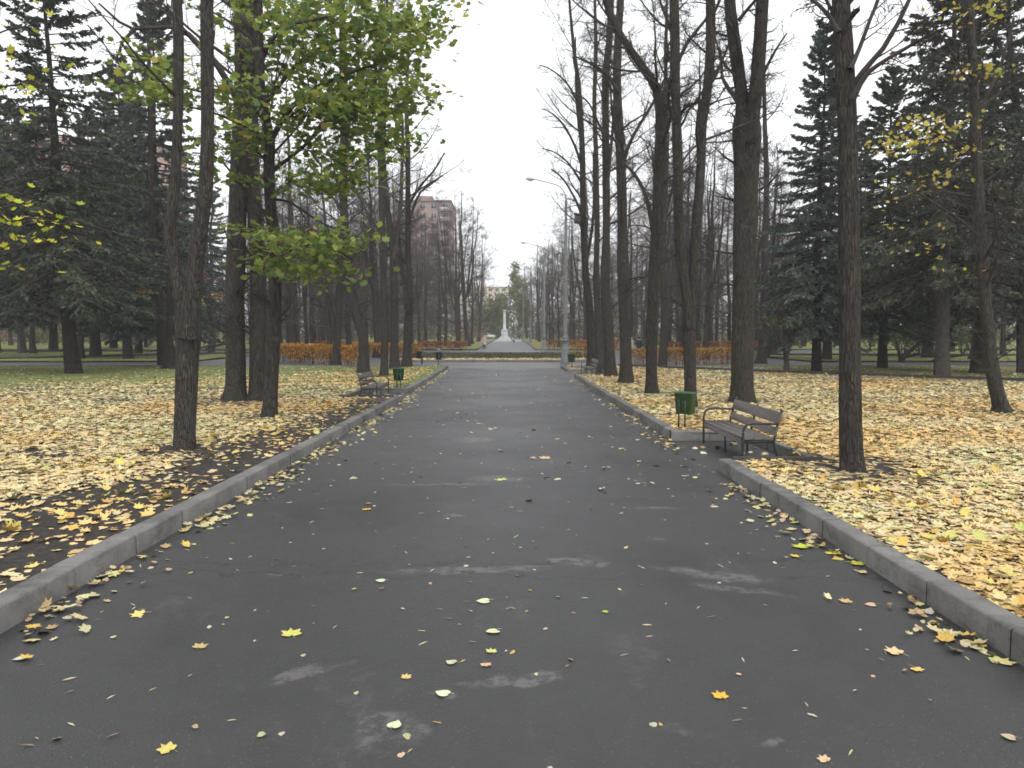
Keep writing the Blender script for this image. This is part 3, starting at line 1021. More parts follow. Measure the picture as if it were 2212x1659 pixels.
def stem_px(rows, Y0, dY=0.0, n=None, sink=False):
    """Pixel polyline (u, v, width) -> points and radii at distance Y0 (drifting to Y0+dY)."""
    n = n or max(10, len(rows) * 7)
    c = curve(rows, n)
    Ys = Y0 + dY * np.linspace(0, 1, n)
    P = np.array([pt(u, v, y) for (u, v, _), y in zip(c, Ys)])
    R = np.maximum(c[:, 2], 0.8) / 2 / F * Ys
    if sink:
        P = np.vstack([P[0] - np.array([0, 0, 0.25]), P])
        R = np.concatenate([[R[0] * 1.05], R])
    return P, R


def resample(P, R, K):
    i = np.linspace(0, len(P) - 1, K)
    j = np.clip(i.astype(int), 0, len(P) - 2)
    u = (i - j)
    return P[j] * (1 - u)[:, None] + P[j + 1] * u[:, None], R[j] * (1 - u) + R[j + 1] * u


def hero_tree(name, base, stems, limbs, label, cat, group, bark='bark', nl=9, lmin=0.45, twig=True, lf=0.22, dens=1.0, lift=LIFT, clear=1.0, twigmat='twig', maxlen=4.2, ang=56, up=0.045):
    """Tree traced from its own trunk line, with crown limbs grown from it.
    stems: list of (rows, dY); the first one carries the root flare."""
    p0 = gnd(base[0], base[1], lift)
    Y0 = p0[1]
    TREE_CLEAR.append((p0[0], p0[1], clear))
    root = empty(name, (p0[0], p0[1], p0[2]), label, cat, group)
    org = np.array(p0)
    at = Acc()
    ab = Acc()
    allP, allR = [], []
    for k, (rows, dY) in enumerate(stems):
        P, R = stem_px(rows, Y0, dY, sink=(k == 0))
        trunk_mesh(at, P, R, 26 if k == 0 else 20, flare=(k == 0))
        Pr, Rr = resample(P, R, 14)
        allP.append(Pr)
        allR.append(Rr)
    obj('trunk', at, M[bark], root, smooth=True, origin=org)
    LP, LR = [], []
    for (rows, y_off, dY) in limbs:
        P, R = stem_px(rows, Y0 + y_off, dY, 9)
        LP.append(P)
        LR.append(R)
    S_P, S_R = np.array(allP), np.array(allR)
    # grown limbs on the upper part of the stems
    if nl:
        G_P, G_R = spawn(S_P, S_R, nl, lmin, 0.97, lf, 0.34, ang, 9, up, 0.10, 0.012, maxlen)
        LP = ([*LP] if LP else []) + list(G_P)
        LR = ([*LR] if LR else []) + list(G_R)
    if LP:
        LP, LR = np.array(LP), np.array(LR)
        tubes(ab, LP, LR, 7)
        if twig:
            B1, R1 = spawn(LP, LR, max(3, int(8 * dens)), 0.15, 0.98, 0.46, 0.45, 52, 6, 0.03, 0.16, 0.008)
            tubes(ab, B1, R1, 5)
            B2, R2 = spawn(B1, R1, max(3, int(7 * dens)), 0.12, 0.98, 0.52, 0.5, 52, 5, 0.02, 0.2, 0.007)
            tubes(ab, B2, R2, 3)
            B3, R3 = spawn(B2, R2, 4, 0.15, 0.98, 0.6, 0.65, 50, 4, 0.02, 0.22, 0.0055)
            tubes(ab, B3, R3, 3)
            if nl >= 6:   # short shoots straight from the stems
                E1, Q1 = spawn(S_P, S_R, 46, 0.22, 0.98, 0.075, 0.16, 66, 6, 0.04, 0.2, 0.009)
                tubes(ab, E1, Q1, 4)
                E2, Q2 = spawn(E1, Q1, 6, 0.12, 0.98, 0.55, 0.6, 52, 5, 0.03, 0.2, 0.006)
                tubes(ab, E2, Q2, 3)
                E3, Q3 = spawn(E2, Q2, 4, 0.12, 0.98, 0.6, 0.65, 50, 4, 0.02, 0.2, 0.005)
                tubes(ab, E3, Q3, 3)
        obj('branches', ab, M[twigmat], root, smooth=True, origin=org)
    return root, org, Y0


ROWR = 'lime trees in the row along the right kerb'
ROWL = 'lime trees in the row along the left kerb'
up_ = lambda rows, u1, w1, v1=-420: rows + [((rows[-1][0] + u1) / 2, v1 / 2, (rows[-1][2] + w1) / 2), (u1, v1, w1)]

hero_tree('lime_tree', (1843, 1016), [(up_([(1843, 1016, 50), (1839, 960, 47), (1837, 860, 46), (1836, 760, 44), (1835, 600, 43), (1833, 400, 41), (1829, 250, 39), (1822, 100, 37), (1816, 0, 35)], 1790, 12, -700), 0.3)],
          [([(1842, 215, 14), (1868, 165, 11), (1900, 138, 9), (1950, 108, 8), (1992, 84, 6), (2040, 60, 4)], 0, -0.5), ([(1836, 150, 12), (1858, 100, 9), (1880, 40, 8), (1896, 0, 8), (1915, -80, 6)], 0, 0.6),
           ([(1812, 70, 12), (1795, 40, 9), (1770, 12, 8), (1740, -15, 7), (1700, -70, 4)], 0, 0.3), ([(1832, 45, 14), (1845, 28, 12), (1853, 22, 11)], 0, -0.2)],
          'nearest straight lime trunk standing right of the large bench', 'tree', ROWR, 'bark', 5, 0.62, clear=1.3, dens=0.8)
hero_tree('lime_tree', (1606, 868), [([(1606, 868, 50), (1604, 820, 47), (1604, 700, 46), (1607, 560, 46), (1611, 430, 49), (1613, 330, 54), (1613, 270, 56), (1604, 215, 29), (1590, 120, 26), (1578, 30, 24), (1570, -100, 21), (1560, -350, 10)], 0.4),
                                     ([(1618, 310, 34), (1630, 225, 28), (1640, 110, 27), (1647, 0, 26), (1656, -150, 21), (1668, -400, 9)], -0.5)],
          [([(1582, 60, 9), (1572, 45, 7), (1565, 40, 6)], 0, 0), ([(1595, 45, 9), (1615, 20, 7), (1640, -10, 6), (1670, -60, 5)], 0, -0.4), ([(1590, 165, 6), (1560, 130, 5), (1540, 60, 3)], 0, .8)],
          'thick lime trunk forking into two upright stems behind the large bench', 'tree', ROWR, 'bark', 6, 0.55, clear=1.2)
hero_tree('lime_tree', (1491, 881), [([(1491, 881, 30), (1491, 840, 26), (1490, 760, 26), (1489, 700, 27), (1497, 600, 21), (1503, 500, 20), (1513, 370, 20), (1516, 270, 20), (1527, 200, 20), (1535, 100, 20), (1535, 0, 19), (1538, -150, 15), (1540, -400, 6)], 0.3),
                                     ([(1490, 710, 22), (1483, 640, 21), (1472, 560, 20), (1466, 480, 20), (1464, 350, 20), (1461, 250, 20), (1458, 160, 21), (1457, 60, 20), (1455, -60, 17), (1450, -300, 7)], -0.5)],
          [([(1528, 190, 9), (1545, 165, 7), (1560, 130, 6), (1575, 95, 5)], 0, -.4), ([(1462, 270, 9), (1478, 235, 7), (1505, 222, 6), (1535, 215, 4)], 0, -.5), ([(1458, 90, 8), (1440, 40, 6), (1425, 0, 5), (1410, -60, 4)], 0, .5)],
          'slim lime trunk behind the green bin, splitting low into two stems', 'tree', ROWR, 'bark', 8, 0.5, clear=1.0)
hero_tree('lime_tree', (1407, 849), [([(1407, 849, 30), (1407, 810, 25), (1408, 700, 24), (1413, 580, 23), (1419, 480, 23), (1423, 380, 24), (1427, 290, 24), (1428, 225, 27), (1415, 185, 18), (1395, 155, 17), (1360, 105, 16), (1335, 65, 15), (1310, 5, 14), (1290, -90, 10), (1275, -220, 4)], -0.8)],
          [([(1426, 245, 15), (1436, 195, 11), (1462, 142, 9), (1480, 100, 8), (1510, 60, 7), (1535, 30, 5)], 0, .8), ([(1411, 500, 12), (1402, 450, 9), (1390, 410, 8), (1370, 375, 7), (1350, 355, 5)], 0, 1.2),
           ([(1428, 235, 20), (1440, 205, 18), (1452, 196, 16)], 0, .3), ([(1420, 420, 7), (1445, 385, 5), (1475, 370, 4), (1500, 375, 3)], 0, -1)],
          'lime trunk with a high mossy crook, limbs bending left and right', 'tree', ROWR, 'bark', 9, 0.4, clear=1.0)
hero_tree('lime_tree', (1353, 826), [(up_([(1353, 826, 32), (1352, 780, 26), (1350, 700, 25), (1346, 600, 24), (1344, 480, 21), (1342, 380, 20), (1337, 280, 19), (1333, 180, 18), (1336, 80, 16), (1340, 0, 15)], 1348, 5, -260), 0.4)],
          [([(1345, 360, 9), (1356, 320, 8), (1375, 280, 7), (1412, 220, 6), (1440, 160, 5)], 0, -1), ([(1340, 330, 8), (1330, 290, 6), (1322, 240, 5), (1318, 180, 4)], 0, 0.8), ([(1336, 200, 8), (1310, 160, 6), (1280, 140, 5), (1240, 120, 3)], 0, -1)],
          'lime trunk next after the mossy crooked one, straight and single stemmed', 'tree', ROWR, 'bark', 14, 0.36, clear=1.0)
hero_tree('lime_tree', (1319, 812), [(up_([(1319, 812, 27), (1317, 770, 23), (1313, 700, 22), (1307, 620, 20), (1310, 500, 16), (1309, 380, 16), (1308, 260, 15), (1309, 160, 15), (1316, 90, 14), (1320, 0, 12)], 1325, 4, -220), 0.4)],
          [([(1310, 420, 9), (1318, 340, 7), (1326, 240, 6), (1330, 120, 5)], 0, -1), ([(1308, 300, 7), (1290, 260, 5), (1270, 220, 4), (1240, 200, 3)], 0, 1)],
          'dark lime trunk close before the far right bench, leaning slightly', 'tree', ROWR, 'bark', 14, 0.36, clear=0.8)
hero_tree('lime_tree', (1299, 799), [(up_([(1299, 799, 26), (1296, 760, 21), (1293, 700, 17), (1288, 600, 13), (1290, 480, 11), (1288, 350, 10), (1284, 220, 9), (1287, 100, 8), (1285, 0, 6)], 1283, 2, -180), 0.6)],
          [], 'thinnest lime trunk in the right row, beside the far bench', 'tree', ROWR, 'bark', 14, 0.33, clear=0.6)
hero_tree('lime_tree', (1278, 795), [(up_([(1278, 795, 22), (1277, 740, 19), (1273, 660, 17), (1265, 590, 15), (1261, 500, 14), (1259, 400, 13), (1257, 300, 12), (1251, 200, 10), (1238, 90, 7), (1230, 0, 5)], 1225, 2, -120), -0.5)],
          [([(1258, 330, 7), (1248, 250, 6), (1244, 170, 5), (1243, 80, 3)], 0, .8), ([(1260, 470, 7), (1240, 425, 5), (1215, 385, 4), (1190, 365, 3)], 0, -1), ([(1258, 360, 7), (1235, 300, 5), (1205, 255, 4), (1175, 235, 2)], 0, -1.5),
           ([(1259, 400, 6), (1230, 355, 4), (1200, 330, 3), (1170, 320, 2)], 0, .6), ([(1253, 230, 6), (1225, 180, 4), (1190, 150, 3), (1165, 140, 2)], 0, -1), ([(1264, 580, 8), (1278, 500, 7), (1283, 430, 6), (1282, 330, 5)], 0, .6)],
          'farthest lime of the right row, a bird box hung on its trunk', 'tree', ROWR, 'bark', 16, 0.35, clear=0.6, lf=0.24)
hero_tree('lime_tree', (1431, 791), [(up_([(1431, 791, 20), (1433, 740, 16), (1435, 660, 15), (1432, 540, 14), (1436, 420, 12), (1440, 300, 11), (1438, 150, 8), (1440, 30, 6)], 1442, 2, -80), 0.6)],
          [([(1434, 480, 8), (1455, 400, 6), (1480, 340, 5), (1520, 300, 3)], 0, 1)], 'dark bare trunk in front of the orange hedge, behind the row', 'tree', 'lone bare trunks behind the right row', 'bark', 15, 0.33, clear=0.6)
hero_tree('lime_tree', (1644, 781), [(up_([(1644, 781, 22), (1647, 740, 18), (1650, 640, 15), (1653, 500, 13), (1656, 380, 11), (1652, 260, 9), (1650, 120, 6)], 1648, 2, -20), 0.6)],
          [], 'bare dark trunk just right of the thick forked lime', 'tree', 'lone bare trunks behind the right row', 'bark', 15, 0.33, clear=0.6)

# left row
hero_tree('maple_tree', (399, 968), [([(399, 968, 46), (400, 920, 45), (402, 860, 45), (404, 780, 46), (405, 715, 52), (392, 650, 30), (376, 570, 25), (368, 500, 22), (374, 430, 21), (381, 340, 20), (385, 220, 20), (386, 100, 21), (383, 0, 20), (378, -150, 16), (370, -420, 6)], 0.5),
                                     ([(407, 730, 44), (416, 640, 38), (424, 560, 33), (436, 470, 30), (445, 390, 28), (448, 280, 27), (448, 180, 27), (447, 60, 26), (446, -60, 24), (444, -300, 14), (440, -500, 5)], -0.4)],
          [], 'nearest left trunk, stout and short, forking into two tall stems', 'tree', 'trees on the left lawn', 'bark_maple', 3, 0.72, clear=0.9, dens=.7)
hero_tree('maple_tree', (508, 864), [([(508, 864, 50), (509, 830, 43), (508, 740, 40), (509, 600, 39), (514, 450, 38), (520, 300, 36), (525, 180, 35), (523, 60, 33), (520, -80, 29), (516, -400, 10)], 0.4),
                                     ([(555, 868, 42), (557, 835, 36), (557, 740, 33), (555, 600, 32), (551, 480, 30), (546, 350, 27), (544, 200, 23), (541, 50, 20), (538, -120, 15), (534, -350, 5)], 0.5)],
          [([(512, 215, 16), (495, 182, 14), (466, 135, 14), (440, 108, 14), (407, 74, 12), (367, 58, 9), (287, 62, 7), (257, 47, 6), (213, 7, 4)], -0.3, -1.5),
           ([(290, 62, 6), (262, 95, 5), (250, 130, 4), (228, 100, 3), (190, 55, 3)], -1.5, -.5), ([(400, 70, 8), (350, 20, 6), (300, -10, 5), (260, -40, 4)], -1.2, .5), ([(260, 90, 6), (310, 160, 5), (340, 200, 4), (390, 240, 3)], -1.5, -.3)],
          'pair of large grooved trunks grown together at one broad foot', 'tree', 'trees on the left lawn', 'bark_maple', 6, 0.55, clear=1.4, dens=.8)
M_ROOT, M_ORG, M_Y = hero_tree('maple_tree', (582, 900), [(up_([(582, 900, 36), (584, 870, 31), (588, 790, 29), (592, 700, 28), (594, 600, 27), (590, 520, 24), (583, 430, 23), (581, 360, 23), (582, 300, 22), (565, 210, 20), (561, 130, 20), (558, 40, 19)], 552, 6, -380), -0.4)],
          [([(583, 305, 14), (596, 285, 12), (620, 243, 11), (653, 210, 10), (700, 180, 8), (750, 160, 6), (810, 140, 4)], 0, -.8), ([(582, 378, 12), (600, 360, 9), (636, 333, 8), (680, 293, 7), (700, 262, 6), (760, 240, 4)], 0, 1.0),
           ([(563, 150, 12), (572, 112, 9), (596, 77, 8), (640, 50, 7), (683, 43, 6), (760, 20, 4)], 0, -1.2), ([(562, 165, 15), (550, 84, 12), (523, 39, 12), (499, 0, 11), (470, -80, 8)], 0, .8), ([(586, 430, 7), (620, 435, 5), (655, 455, 5), (696, 482, 4), (740, 500, 3)], 0, -1),
           ([(590, 520, 6), (560, 510, 5), (530, 500, 4), (505, 505, 3)], 0, -.9), ([(592, 560, 7), (630, 540, 5), (690, 525, 4), (760, 560, 3)], 0, -1.1), ([(590, 480, 6), (520, 400, 5), (470, 340, 4), (415, 330, 3)], 0, -1.0),
           ([(575, 260, 8), (520, 220, 6), (440, 200, 5), (350, 175, 4), (290, 150, 3)], 0, -1.2), ([(570, 230, 10), (640, 140, 8), (720, 90, 6), (830, 60, 4), (900, 40, 3)], 0, .6)],
          'slender maple trunk still carrying green and yellow-green leaves', 'tree', 'trees on the left lawn', 'bark_maple', 8, 0.5, clear=0.9, dens=.8)
for (base, rows, limbs, label, nl) in (
        ((726, 790), [(726, 790, 22), (728, 750, 17), (731, 690, 16), (735, 600, 14), (740, 500, 13), (745, 380, 12), (748, 260, 10), (745, 120, 8), (742, 0, 6)], [([(730, 700, 9), (715, 650, 7), (705, 600, 6), (690, 540, 4)], 0, -1)], 'lime trunk growing up through the orange hedge on the left', 13),
        ((786, 805), [(786, 805, 26), (786, 765, 22), (783, 725, 22), (770, 680, 20), (760, 625, 18), (750, 540, 16), (743, 430, 15), (742, 320, 14), (740, 200, 13), (738, 80, 10), (736, 0, 8)], [([(745, 470, 7), (715, 420, 5), (690, 400, 4), (650, 385, 3)], 0, 1), ([(742, 330, 7), (775, 270, 5), (800, 210, 4), (830, 160, 3)], 0, .6)], 'leaning lime trunk bending left behind the left bench', 13),
        ((830, 811), [(830, 811, 19), (831, 770, 16), (831, 700, 15), (828, 620, 14), (826, 500, 13), (823, 380, 12), (820, 280, 11), (822, 150, 9), (824, 30, 7)], [([(826, 540, 6), (800, 480, 5), (780, 430, 4), (750, 400, 3)], 0, 1)], 'straight slim lime trunk between the left bench and its bin', 13),
        ((853, 796), [(853, 796, 23), (852, 750, 18), (852, 690, 17), (852, 620, 16), (848, 540, 15), (836, 440, 12), (828, 330, 10), (832, 200, 8), (836, 60, 6)], [([(850, 560, 9), (862, 480, 8), (868, 380, 7), (870, 260, 5)], 0, .7)], 'lime trunk just behind the left green bin', 14),
        ((878, 792), [(878, 792, 24), (880, 750, 18), (882, 700, 17), (885, 640, 15), (882, 540, 12), (881, 420, 11), (881, 320, 10), (878, 220, 8), (882, 100, 6)], [([(882, 660, 9), (872, 600, 7), (868, 560, 6), (860, 500, 4)], 0, .7), ([(884, 440, 6), (910, 400, 5), (940, 365, 4), (960, 330, 3)], 0, -1), ([(883, 480, 6), (905, 420, 5), (935, 395, 4), (955, 380, 3)], 0, -1)], 'last lime trunk of the left row before the crossing', 16)):
    hero_tree('lime_tree', base, [(up_(rows, rows[-1][0], 2, -160), 0.5)], limbs, label, 'tree', ROWL, 'bark', nl, 0.34, clear=0.7)
hero_tree('maple_tree', (367, 796), [([(367, 796, 30), (366, 770, 26), (362, 740, 24), (350, 710, 14), (344, 640, 13), (335, 560, 12), (328, 450, 11), (325, 300, 10), (322, 150, 8), (320, 0, 5)], 0.5), ([(364, 745, 15), (367, 700, 13), (366, 640, 11), (368, 540, 9), (372, 420, 7), (380, 300, 5), (384, 150, 3)], -.5)],
          [], 'low forked dark trunk on the left grass behind the nearest trunk', 'tree', 'dark trunks on the far left grass', 'bark_spruce', 8, 0.4)

# leaning and small trees on the right
hero_tree('maple_tree', (2164, 891), [(up_([(2164, 891, 40), (2160, 870, 31), (2150, 830, 29), (2140, 770, 27), (2131, 680, 25), (2123, 580, 24), (2115, 450, 22), (2108, 300, 20), (2102, 150, 18), (2095, 20, 15)], 2080, 4, -300), -0.4)],
          [([(2122, 520, 7), (2080, 480, 5), (2020, 440, 5), (1985, 418, 4), (1940, 400, 2)], -.2, -1), ([(2115, 450, 6), (2150, 470, 5), (2190, 485, 4), (2230, 490, 4)], 0, -1), ([(2110, 330, 7), (2050, 300, 5), (1990, 270, 4), (1930, 260, 2)], 0, .6), ([(2105, 200, 6), (2060, 120, 5), (2020, 60, 4), (1980, 30, 3)], 0, -.6),
           ([(2108, 250, 8), (2140, 190, 7), (2165, 130, 6), (2190, 40, 5)], 0, .4)],
          'thin maple trunk leaning left at the right lawn edge', 'tree', 'trees on the right lawn', 'bark_maple', 10, 0.4, clear=0.8, up=0.02, ang=60)
hero_tree('maple_tree', (1698, 804), [([(1698, 804, 14), (1699, 785, 11), (1697, 765, 9), (1690, 745, 7), (1687, 720, 6), (1692, 690, 4), (1690, 660, 2)], 0), ([(1698, 775, 8), (1706, 750, 6), (1708, 720, 5), (1712, 690, 3)], .3)], [], 'small crooked sapling with a thin trunk behind the right kerb line', 'tree', 'trees on the right lawn', 'bark_pale', 8, 0.4, clear=0.4, lf=.4)
hero_tree('lime_tree', (2207, 806), [([(2207, 806, 20), (2206, 700, 18), (2204, 500, 17), (2200, 330, 16), (2192, 190, 15), (2187, 145, 15), (2179, 60, 9), (2176, 0, 9), (2172, -100, 6)], .4), ([(2190, 180, 12), (2184, 143, 9), (2160, 100, 7), (2141, 66, 7), (2122, 0, 6), (2105, -70, 4)], 0)],
          [], 'bare forking trunk at the right rim of the view', 'tree', 'trees on the right lawn', 'bark', 12, 0.4, clear=.6)


# foliage laid round clusters (pixel centre, spread, distance offset, count)
def foliage(root, org, Y0, clusters, pal, wts, size, mat='leaf', tm=MAPLE_LO, tilt=0.5, nm='foliage', var=.15, twigs=True, dn=1.0):
    a = Acc()
    tw = []
    for (u, v, su, sv, dy, sy, n) in clusters:
        # sub-sprays: leaves hang in flattened layers
        n = int(n * dn)
        ns = max(2, n // 22)
        r = np.sqrt(rng.uniform(0, 1, ns))
        th = rng.uniform(0, 2 * math.pi, ns)
        cu, cv = u + su * r * np.cos(th), v + sv * r * np.sin(th)
        cy = Y0 + dy + rng.uniform(-sy, sy, ns)
        cen = np.array([pt(x, y, q) for x, y, q in zip(cu, cv, cy)])
        m = n // ns
        off = rng.normal(0, 1, (ns, m, 3)) * np.array([0.36, 0.36, 0.08])
        P = (cen[:, None] + off).reshape(-1, 3)
        c = pick(len(P), pal, wts, var)
        cc = np.repeat(rng.uniform(0.82, 1.15, (ns, 1)), m, 0)
        scatter(a, tm, P, rng.uniform(size * .65, size * 1.25, len(P)), rotmats(len(P), tilt), c * cc, rng.normal(1, 1.2, len(P)))
        if twigs:
            for i in range(ns):
                e = cen[i]
                b = e + np.array([rng.normal(0, .25), rng.normal(0, .3), -rng.uniform(.1, .3)])
                tw.append([b, (b + e) / 2 + rng.normal(0, .04, 3), e + rng.normal(0, .08, 3)])
    if tw:
        tubes(a, np.array(tw), np.broadcast_to(np.array([0.008, 0.006, 0.003]), (len(tw), 3)), 3, col=(0.05, 0.045, 0.035))
    return obj(nm, a, M[mat], root, origin=org, col=True)


GRNP = [(0.13, 0.195, 0.05), (0.18, 0.25, 0.06), (0.28, 0.33, 0.07), (0.11, 0.165, 0.075), (0.36, 0.34, 0.07)]
foliage(M_ROOT, M_ORG, M_Y, [
    (760, 60, 150, 75, 0, 2.2, 1500), (640, 60, 90, 80, 0.5, 2, 700), (840, 130, 75, 60, 0, 1.5, 520), (720, 190, 130, 60, 0, 2, 1000), (800, 250, 90, 45, -.3, 1.5, 560),
    (890, 215, 55, 25, -.3, 1, 200), (660, 260, 70, 50, 0, 1.5, 420), (740, 320, 90, 45, -.5, 1.5, 480), (860, 300, 45, 20, 0, 1, 130), (700, 390, 60, 30, -.5, 1.2, 230), (770, 395, 50, 25, 0, 1, 170), (630, 400, 40, 22, 0, 1, 90),
    (905, 55, 45, 50, 0, 1, 170), (935, 12, 35, 22, 0, 1, 80), (540, 40, 40, 50, 0, 1, 130), (530, 120, 30, 30, 0, 1, 80), (520, 215, 50, 45, -1, .8, 190), (500, 300, 40, 45, -1, .8, 160), (545, 330, 35, 30, -.5, .8, 100), (520, 380, 30, 20, -1, .8, 60),
    (330, 170, 45, 50, -1.2, .8, 170), (395, 205, 40, 40, -1.2, .8, 130), (300, 210, 40, 20, -1.2, .8, 70), (420, 345, 25, 22, -1, .5, 45), (290, 110, 25, 25, -1.2, .6, 40), (470, 30, 20, 30, 0, .6, 40), (480, 90, 15, 15, 0, .6, 16),
    (620, 510, 110, 22, -1, 1.2, 190), (690, 530, 60, 25, -1, 1, 210), (740, 510, 45, 20, -1, .8, 120), (640, 580, 70, 22, -1.2, .8, 190), (720, 590, 50, 22, -1.2, .6, 130), (570, 505, 50, 14, -1, .6, 80), (600, 560, 40, 20, -1, .6, 80)],
    GRNP, [4, 6, 6, 2, 1.2], 0.215, dn=0.8)


# ---------------------------------------------------- generic bare trees for the depth of the park
def bare_variant(H, r0, clear, spread, forks, seed, density=1.0, leaves=None):
    global rng
    keep = rng
    rng = np.random.default_rng(seed)
    K = 14
    z = np.linspace(-0.2, H * 0.93, K)
    st = []
    x = np.cumsum(rng.normal(0, 0.10, K)) * 0.8
    y = np.cumsum(rng.normal(0, 0.10, K)) * 0.8
    x -= x[0]
    y -= y[0]
    P = np.stack([x, y, z], -1)
    R = r0 * (1 - (np.clip(z, 0, None) / H) ** 1.1 * 0.96)
    at, ab = Acc(), Acc()
    trunk_mesh(at, P, R, 10)
    SP, SR = [P], [R]
    for k in range(forks):
        i = int(K * rng.uniform(.22, .42))
        d = np.array([rng.normal(0, 1), rng.normal(0, 1), 0])
        d = d / np.linalg.norm(d)
        t = np.linspace(0, 1, K)
        L = (H - z[i]) * rng.uniform(.75, .95)
        Q = P[i] + np.outer(t, np.array([0, 0, L])) + np.outer(np.sqrt(t) * spread * .45, d) + np.cumsum(rng.normal(0, .06, (K, 3)), 0)
        Q[0] = P[i]
        RR = R[i] * .7 * (1 - t * .94)
        trunk_mesh(at, Q, RR, 8, flare=False)
        SP.append(Q)
        SR.append(RR)
    SP, SR = np.array(SP), np.array(SR)
    t0 = clear / H
    L1, R1 = spawn(SP, SR, int(20 / (1 + .4 * forks)), t0, .97, spread / H * 1.45, .36, 60, 8, .03, .12, .022, spread * 1.6)
    tubes(ab, L1, R1, 5)
    L2, R2 = spawn(L1, R1, int(8 * density), .1, .98, .52, .5, 60, 6, .01, .17, .014)
    tubes(ab, L2, R2, 4)
    L3, R3 = spawn(L2, R2, int(7 * density), .1, .98, .6, .55, 60, 5, 0, .2, .010)
    tubes(ab, L3, R3, 3)
    L4, R4 = spawn(L3, R3, 3, .1, .98, .65, .7, 50, 4, .02, .22, .008)
    tubes(ab, L4, np.maximum(R4, .006), 3)
    rng = keep
    return at, ab, L3


VAR = []
for i, (H, r0, cl, sp, fk) in enumerate([(21, .26, 3.0, 4.2, 0), (19, .24, 2.2, 4.5, 1), (23, .30, 3.5, 4.8, 1), (14, .17, 1.4, 4.4, 0), (20, .24, 2, 4.8, 2), (24, .34, 2.5, 4.2, 3)]):
    at, ab, L3 = bare_variant(H, r0, cl, sp, fk, 100 + i)
    VAR.append((mesh_from('trunk', at, M['bark'], True), mesh_from('branches', ab, M['twig_far'], False)))


def put_bare(i, x, y, z, s, rz, label, group, name='bare_tree'):
    e = empty(name, (x, y, z), label, 'tree', group, rz)
    e.scale = (s, s, s * rng.uniform(.93, 1.07))
    for nm, me in zip(('trunk', 'branches'), VAR[i]):
        o = bpy.data.objects.new(nm, me)
        C.objects.link(o)
        o.parent = e
    return e


GLB = 'bare trees in the wood beyond the left hedges'
GRB = 'bare trees in the wood beyond the right hedges'
used = []


def free(x, y, d):
    for (a_, b_) in used:
        if (a_ - x) ** 2 + (b_ - y) ** 2 < d * d:
            return False
    used.append((x, y))
    return True


def wood(side, n, y0, y1, u0, u1, group, label, dmin=3.5):
    k = 0
    for _ in range(6000):
        if k >= n:
            break
        y = rng.uniform(y0, y1)
        u = rng.uniform(u0, u1)
        x = (u - CU) / F * y
        if -6.5 < x < 5.2 or (58 < y < 92 and abs(x) < 11) or (92 < y and (-7 < x < 6)):
            continue
        if 1352 < u < 1408 and y < 80:
            continue
        if not free(x, y, dmin):
            continue
        put_bare(int(rng.integers(0, 5)), x, y, float(zg(y)) + 0.08, rng.uniform(.8, 1.12), rng.uniform(0, 6.28), label, group)
        k += 1


wood(-1, 30, 62, 100, 560, 1000, GLB, 'bare leafless tree with brown twigs in the wood left of the avenue')
wood(-1, 30, 100, 170, 480, 1040, GLB, 'bare leafless tree with brown twigs in the wood left of the avenue', 4)
wood(-1, 14, 60, 120, -60, 560, GLB, 'bare leafless tree with brown twigs in the wood left of the avenue', 5)
wood(1, 30, 62, 100, 1240, 1700, GRB, 'bare leafless tree with brown twigs in the wood right of the avenue')
wood(1, 34, 100, 170, 1180, 1750, GRB, 'bare leafless tree with brown twigs in the wood right of the avenue', 4)
wood(1, 14, 60, 130, 1700, 2260, GRB, 'bare leafless tree with brown twigs in the wood right of the avenue', 5)
# the wood farther back reads as one mass
aw = Acc()
wk = rng
for k in range(190):
    y = 165 + 110 * rng.uniform(0, 1)
    u = rng.uniform(-60, 2270)
    if 985 < u < 1165:
        continue
    x = (u - CU) / F * y
    H = rng.uniform(14, 23)
    z = np.linspace(-.3, H, 8)
    Pw = np.stack([x + np.cumsum(rng.normal(0, .12, 8)), y + np.cumsum(rng.normal(0, .12, 8)), float(zg(y)) + z], -1)[None]
    Rw = (rng.uniform(.16, .3) * (1 - .95 * np.clip(z, 0, None) / H))[None]
    tubes(aw, Pw, Rw, 5)
    l1, r1 = spawn(Pw, Rw, 20, .06, .97, .28, .4, 54, 6, .05, .12, .035, 6)
    tubes(aw, l1, r1, 3)
    l2, r2 = spawn(l1, r1, 7, .1, .98, .48, .5, 50, 5, .03, .16, .025)
    tubes(aw, l2, r2, 3)
    l3, r3 = spawn(l2, r2, 6, .1, .98, .6, .6, 50, 4, .02, .2, .022)
    tubes(aw, l3, np.maximum(r3, .016), 3)
struct(obj('woods', aw, M['twig_far']), 'stuff')
# thicket of low growth under the far trees
au = Acc()
for k in range(620):
    y = rng.uniform(112, 250)
    u = rng.uniform(-80, 2290)
    x = (u - CU) / F * y
    if -8 < x < 6.5 and y < 205:
        continue
    h, r = rng.uniform(1.6, 6.5), rng.uniform(1.2, 3.0)
    m = 150
    q = rng.normal(0, 1, (m, 3)) * np.array([r * .55, r * .55, h * .28]) + np.array([x, y, float(zg(y)) + h * .5])
    q = q[q[:, 2] > float(zg(y)) + .1]
    pal = [[(0.10, 0.065, 0.05), (0.13, 0.09, 0.07)], [(0.10, 0.11, 0.04), (0.15, 0.16, 0.05)], [(0.05, 0.075, 0.035), (0.07, 0.10, 0.04)], [(0.26, 0.15, 0.05), (0.18, 0.09, 0.05)]][int(rng.choice(4, p=[.45, .25, .2, .1]))]
    scatter(au, DIAM, q, rng.uniform(.22, .5, len(q)), rotmats(len(q), .9), pick(len(q), pal, [1, 1], .25))
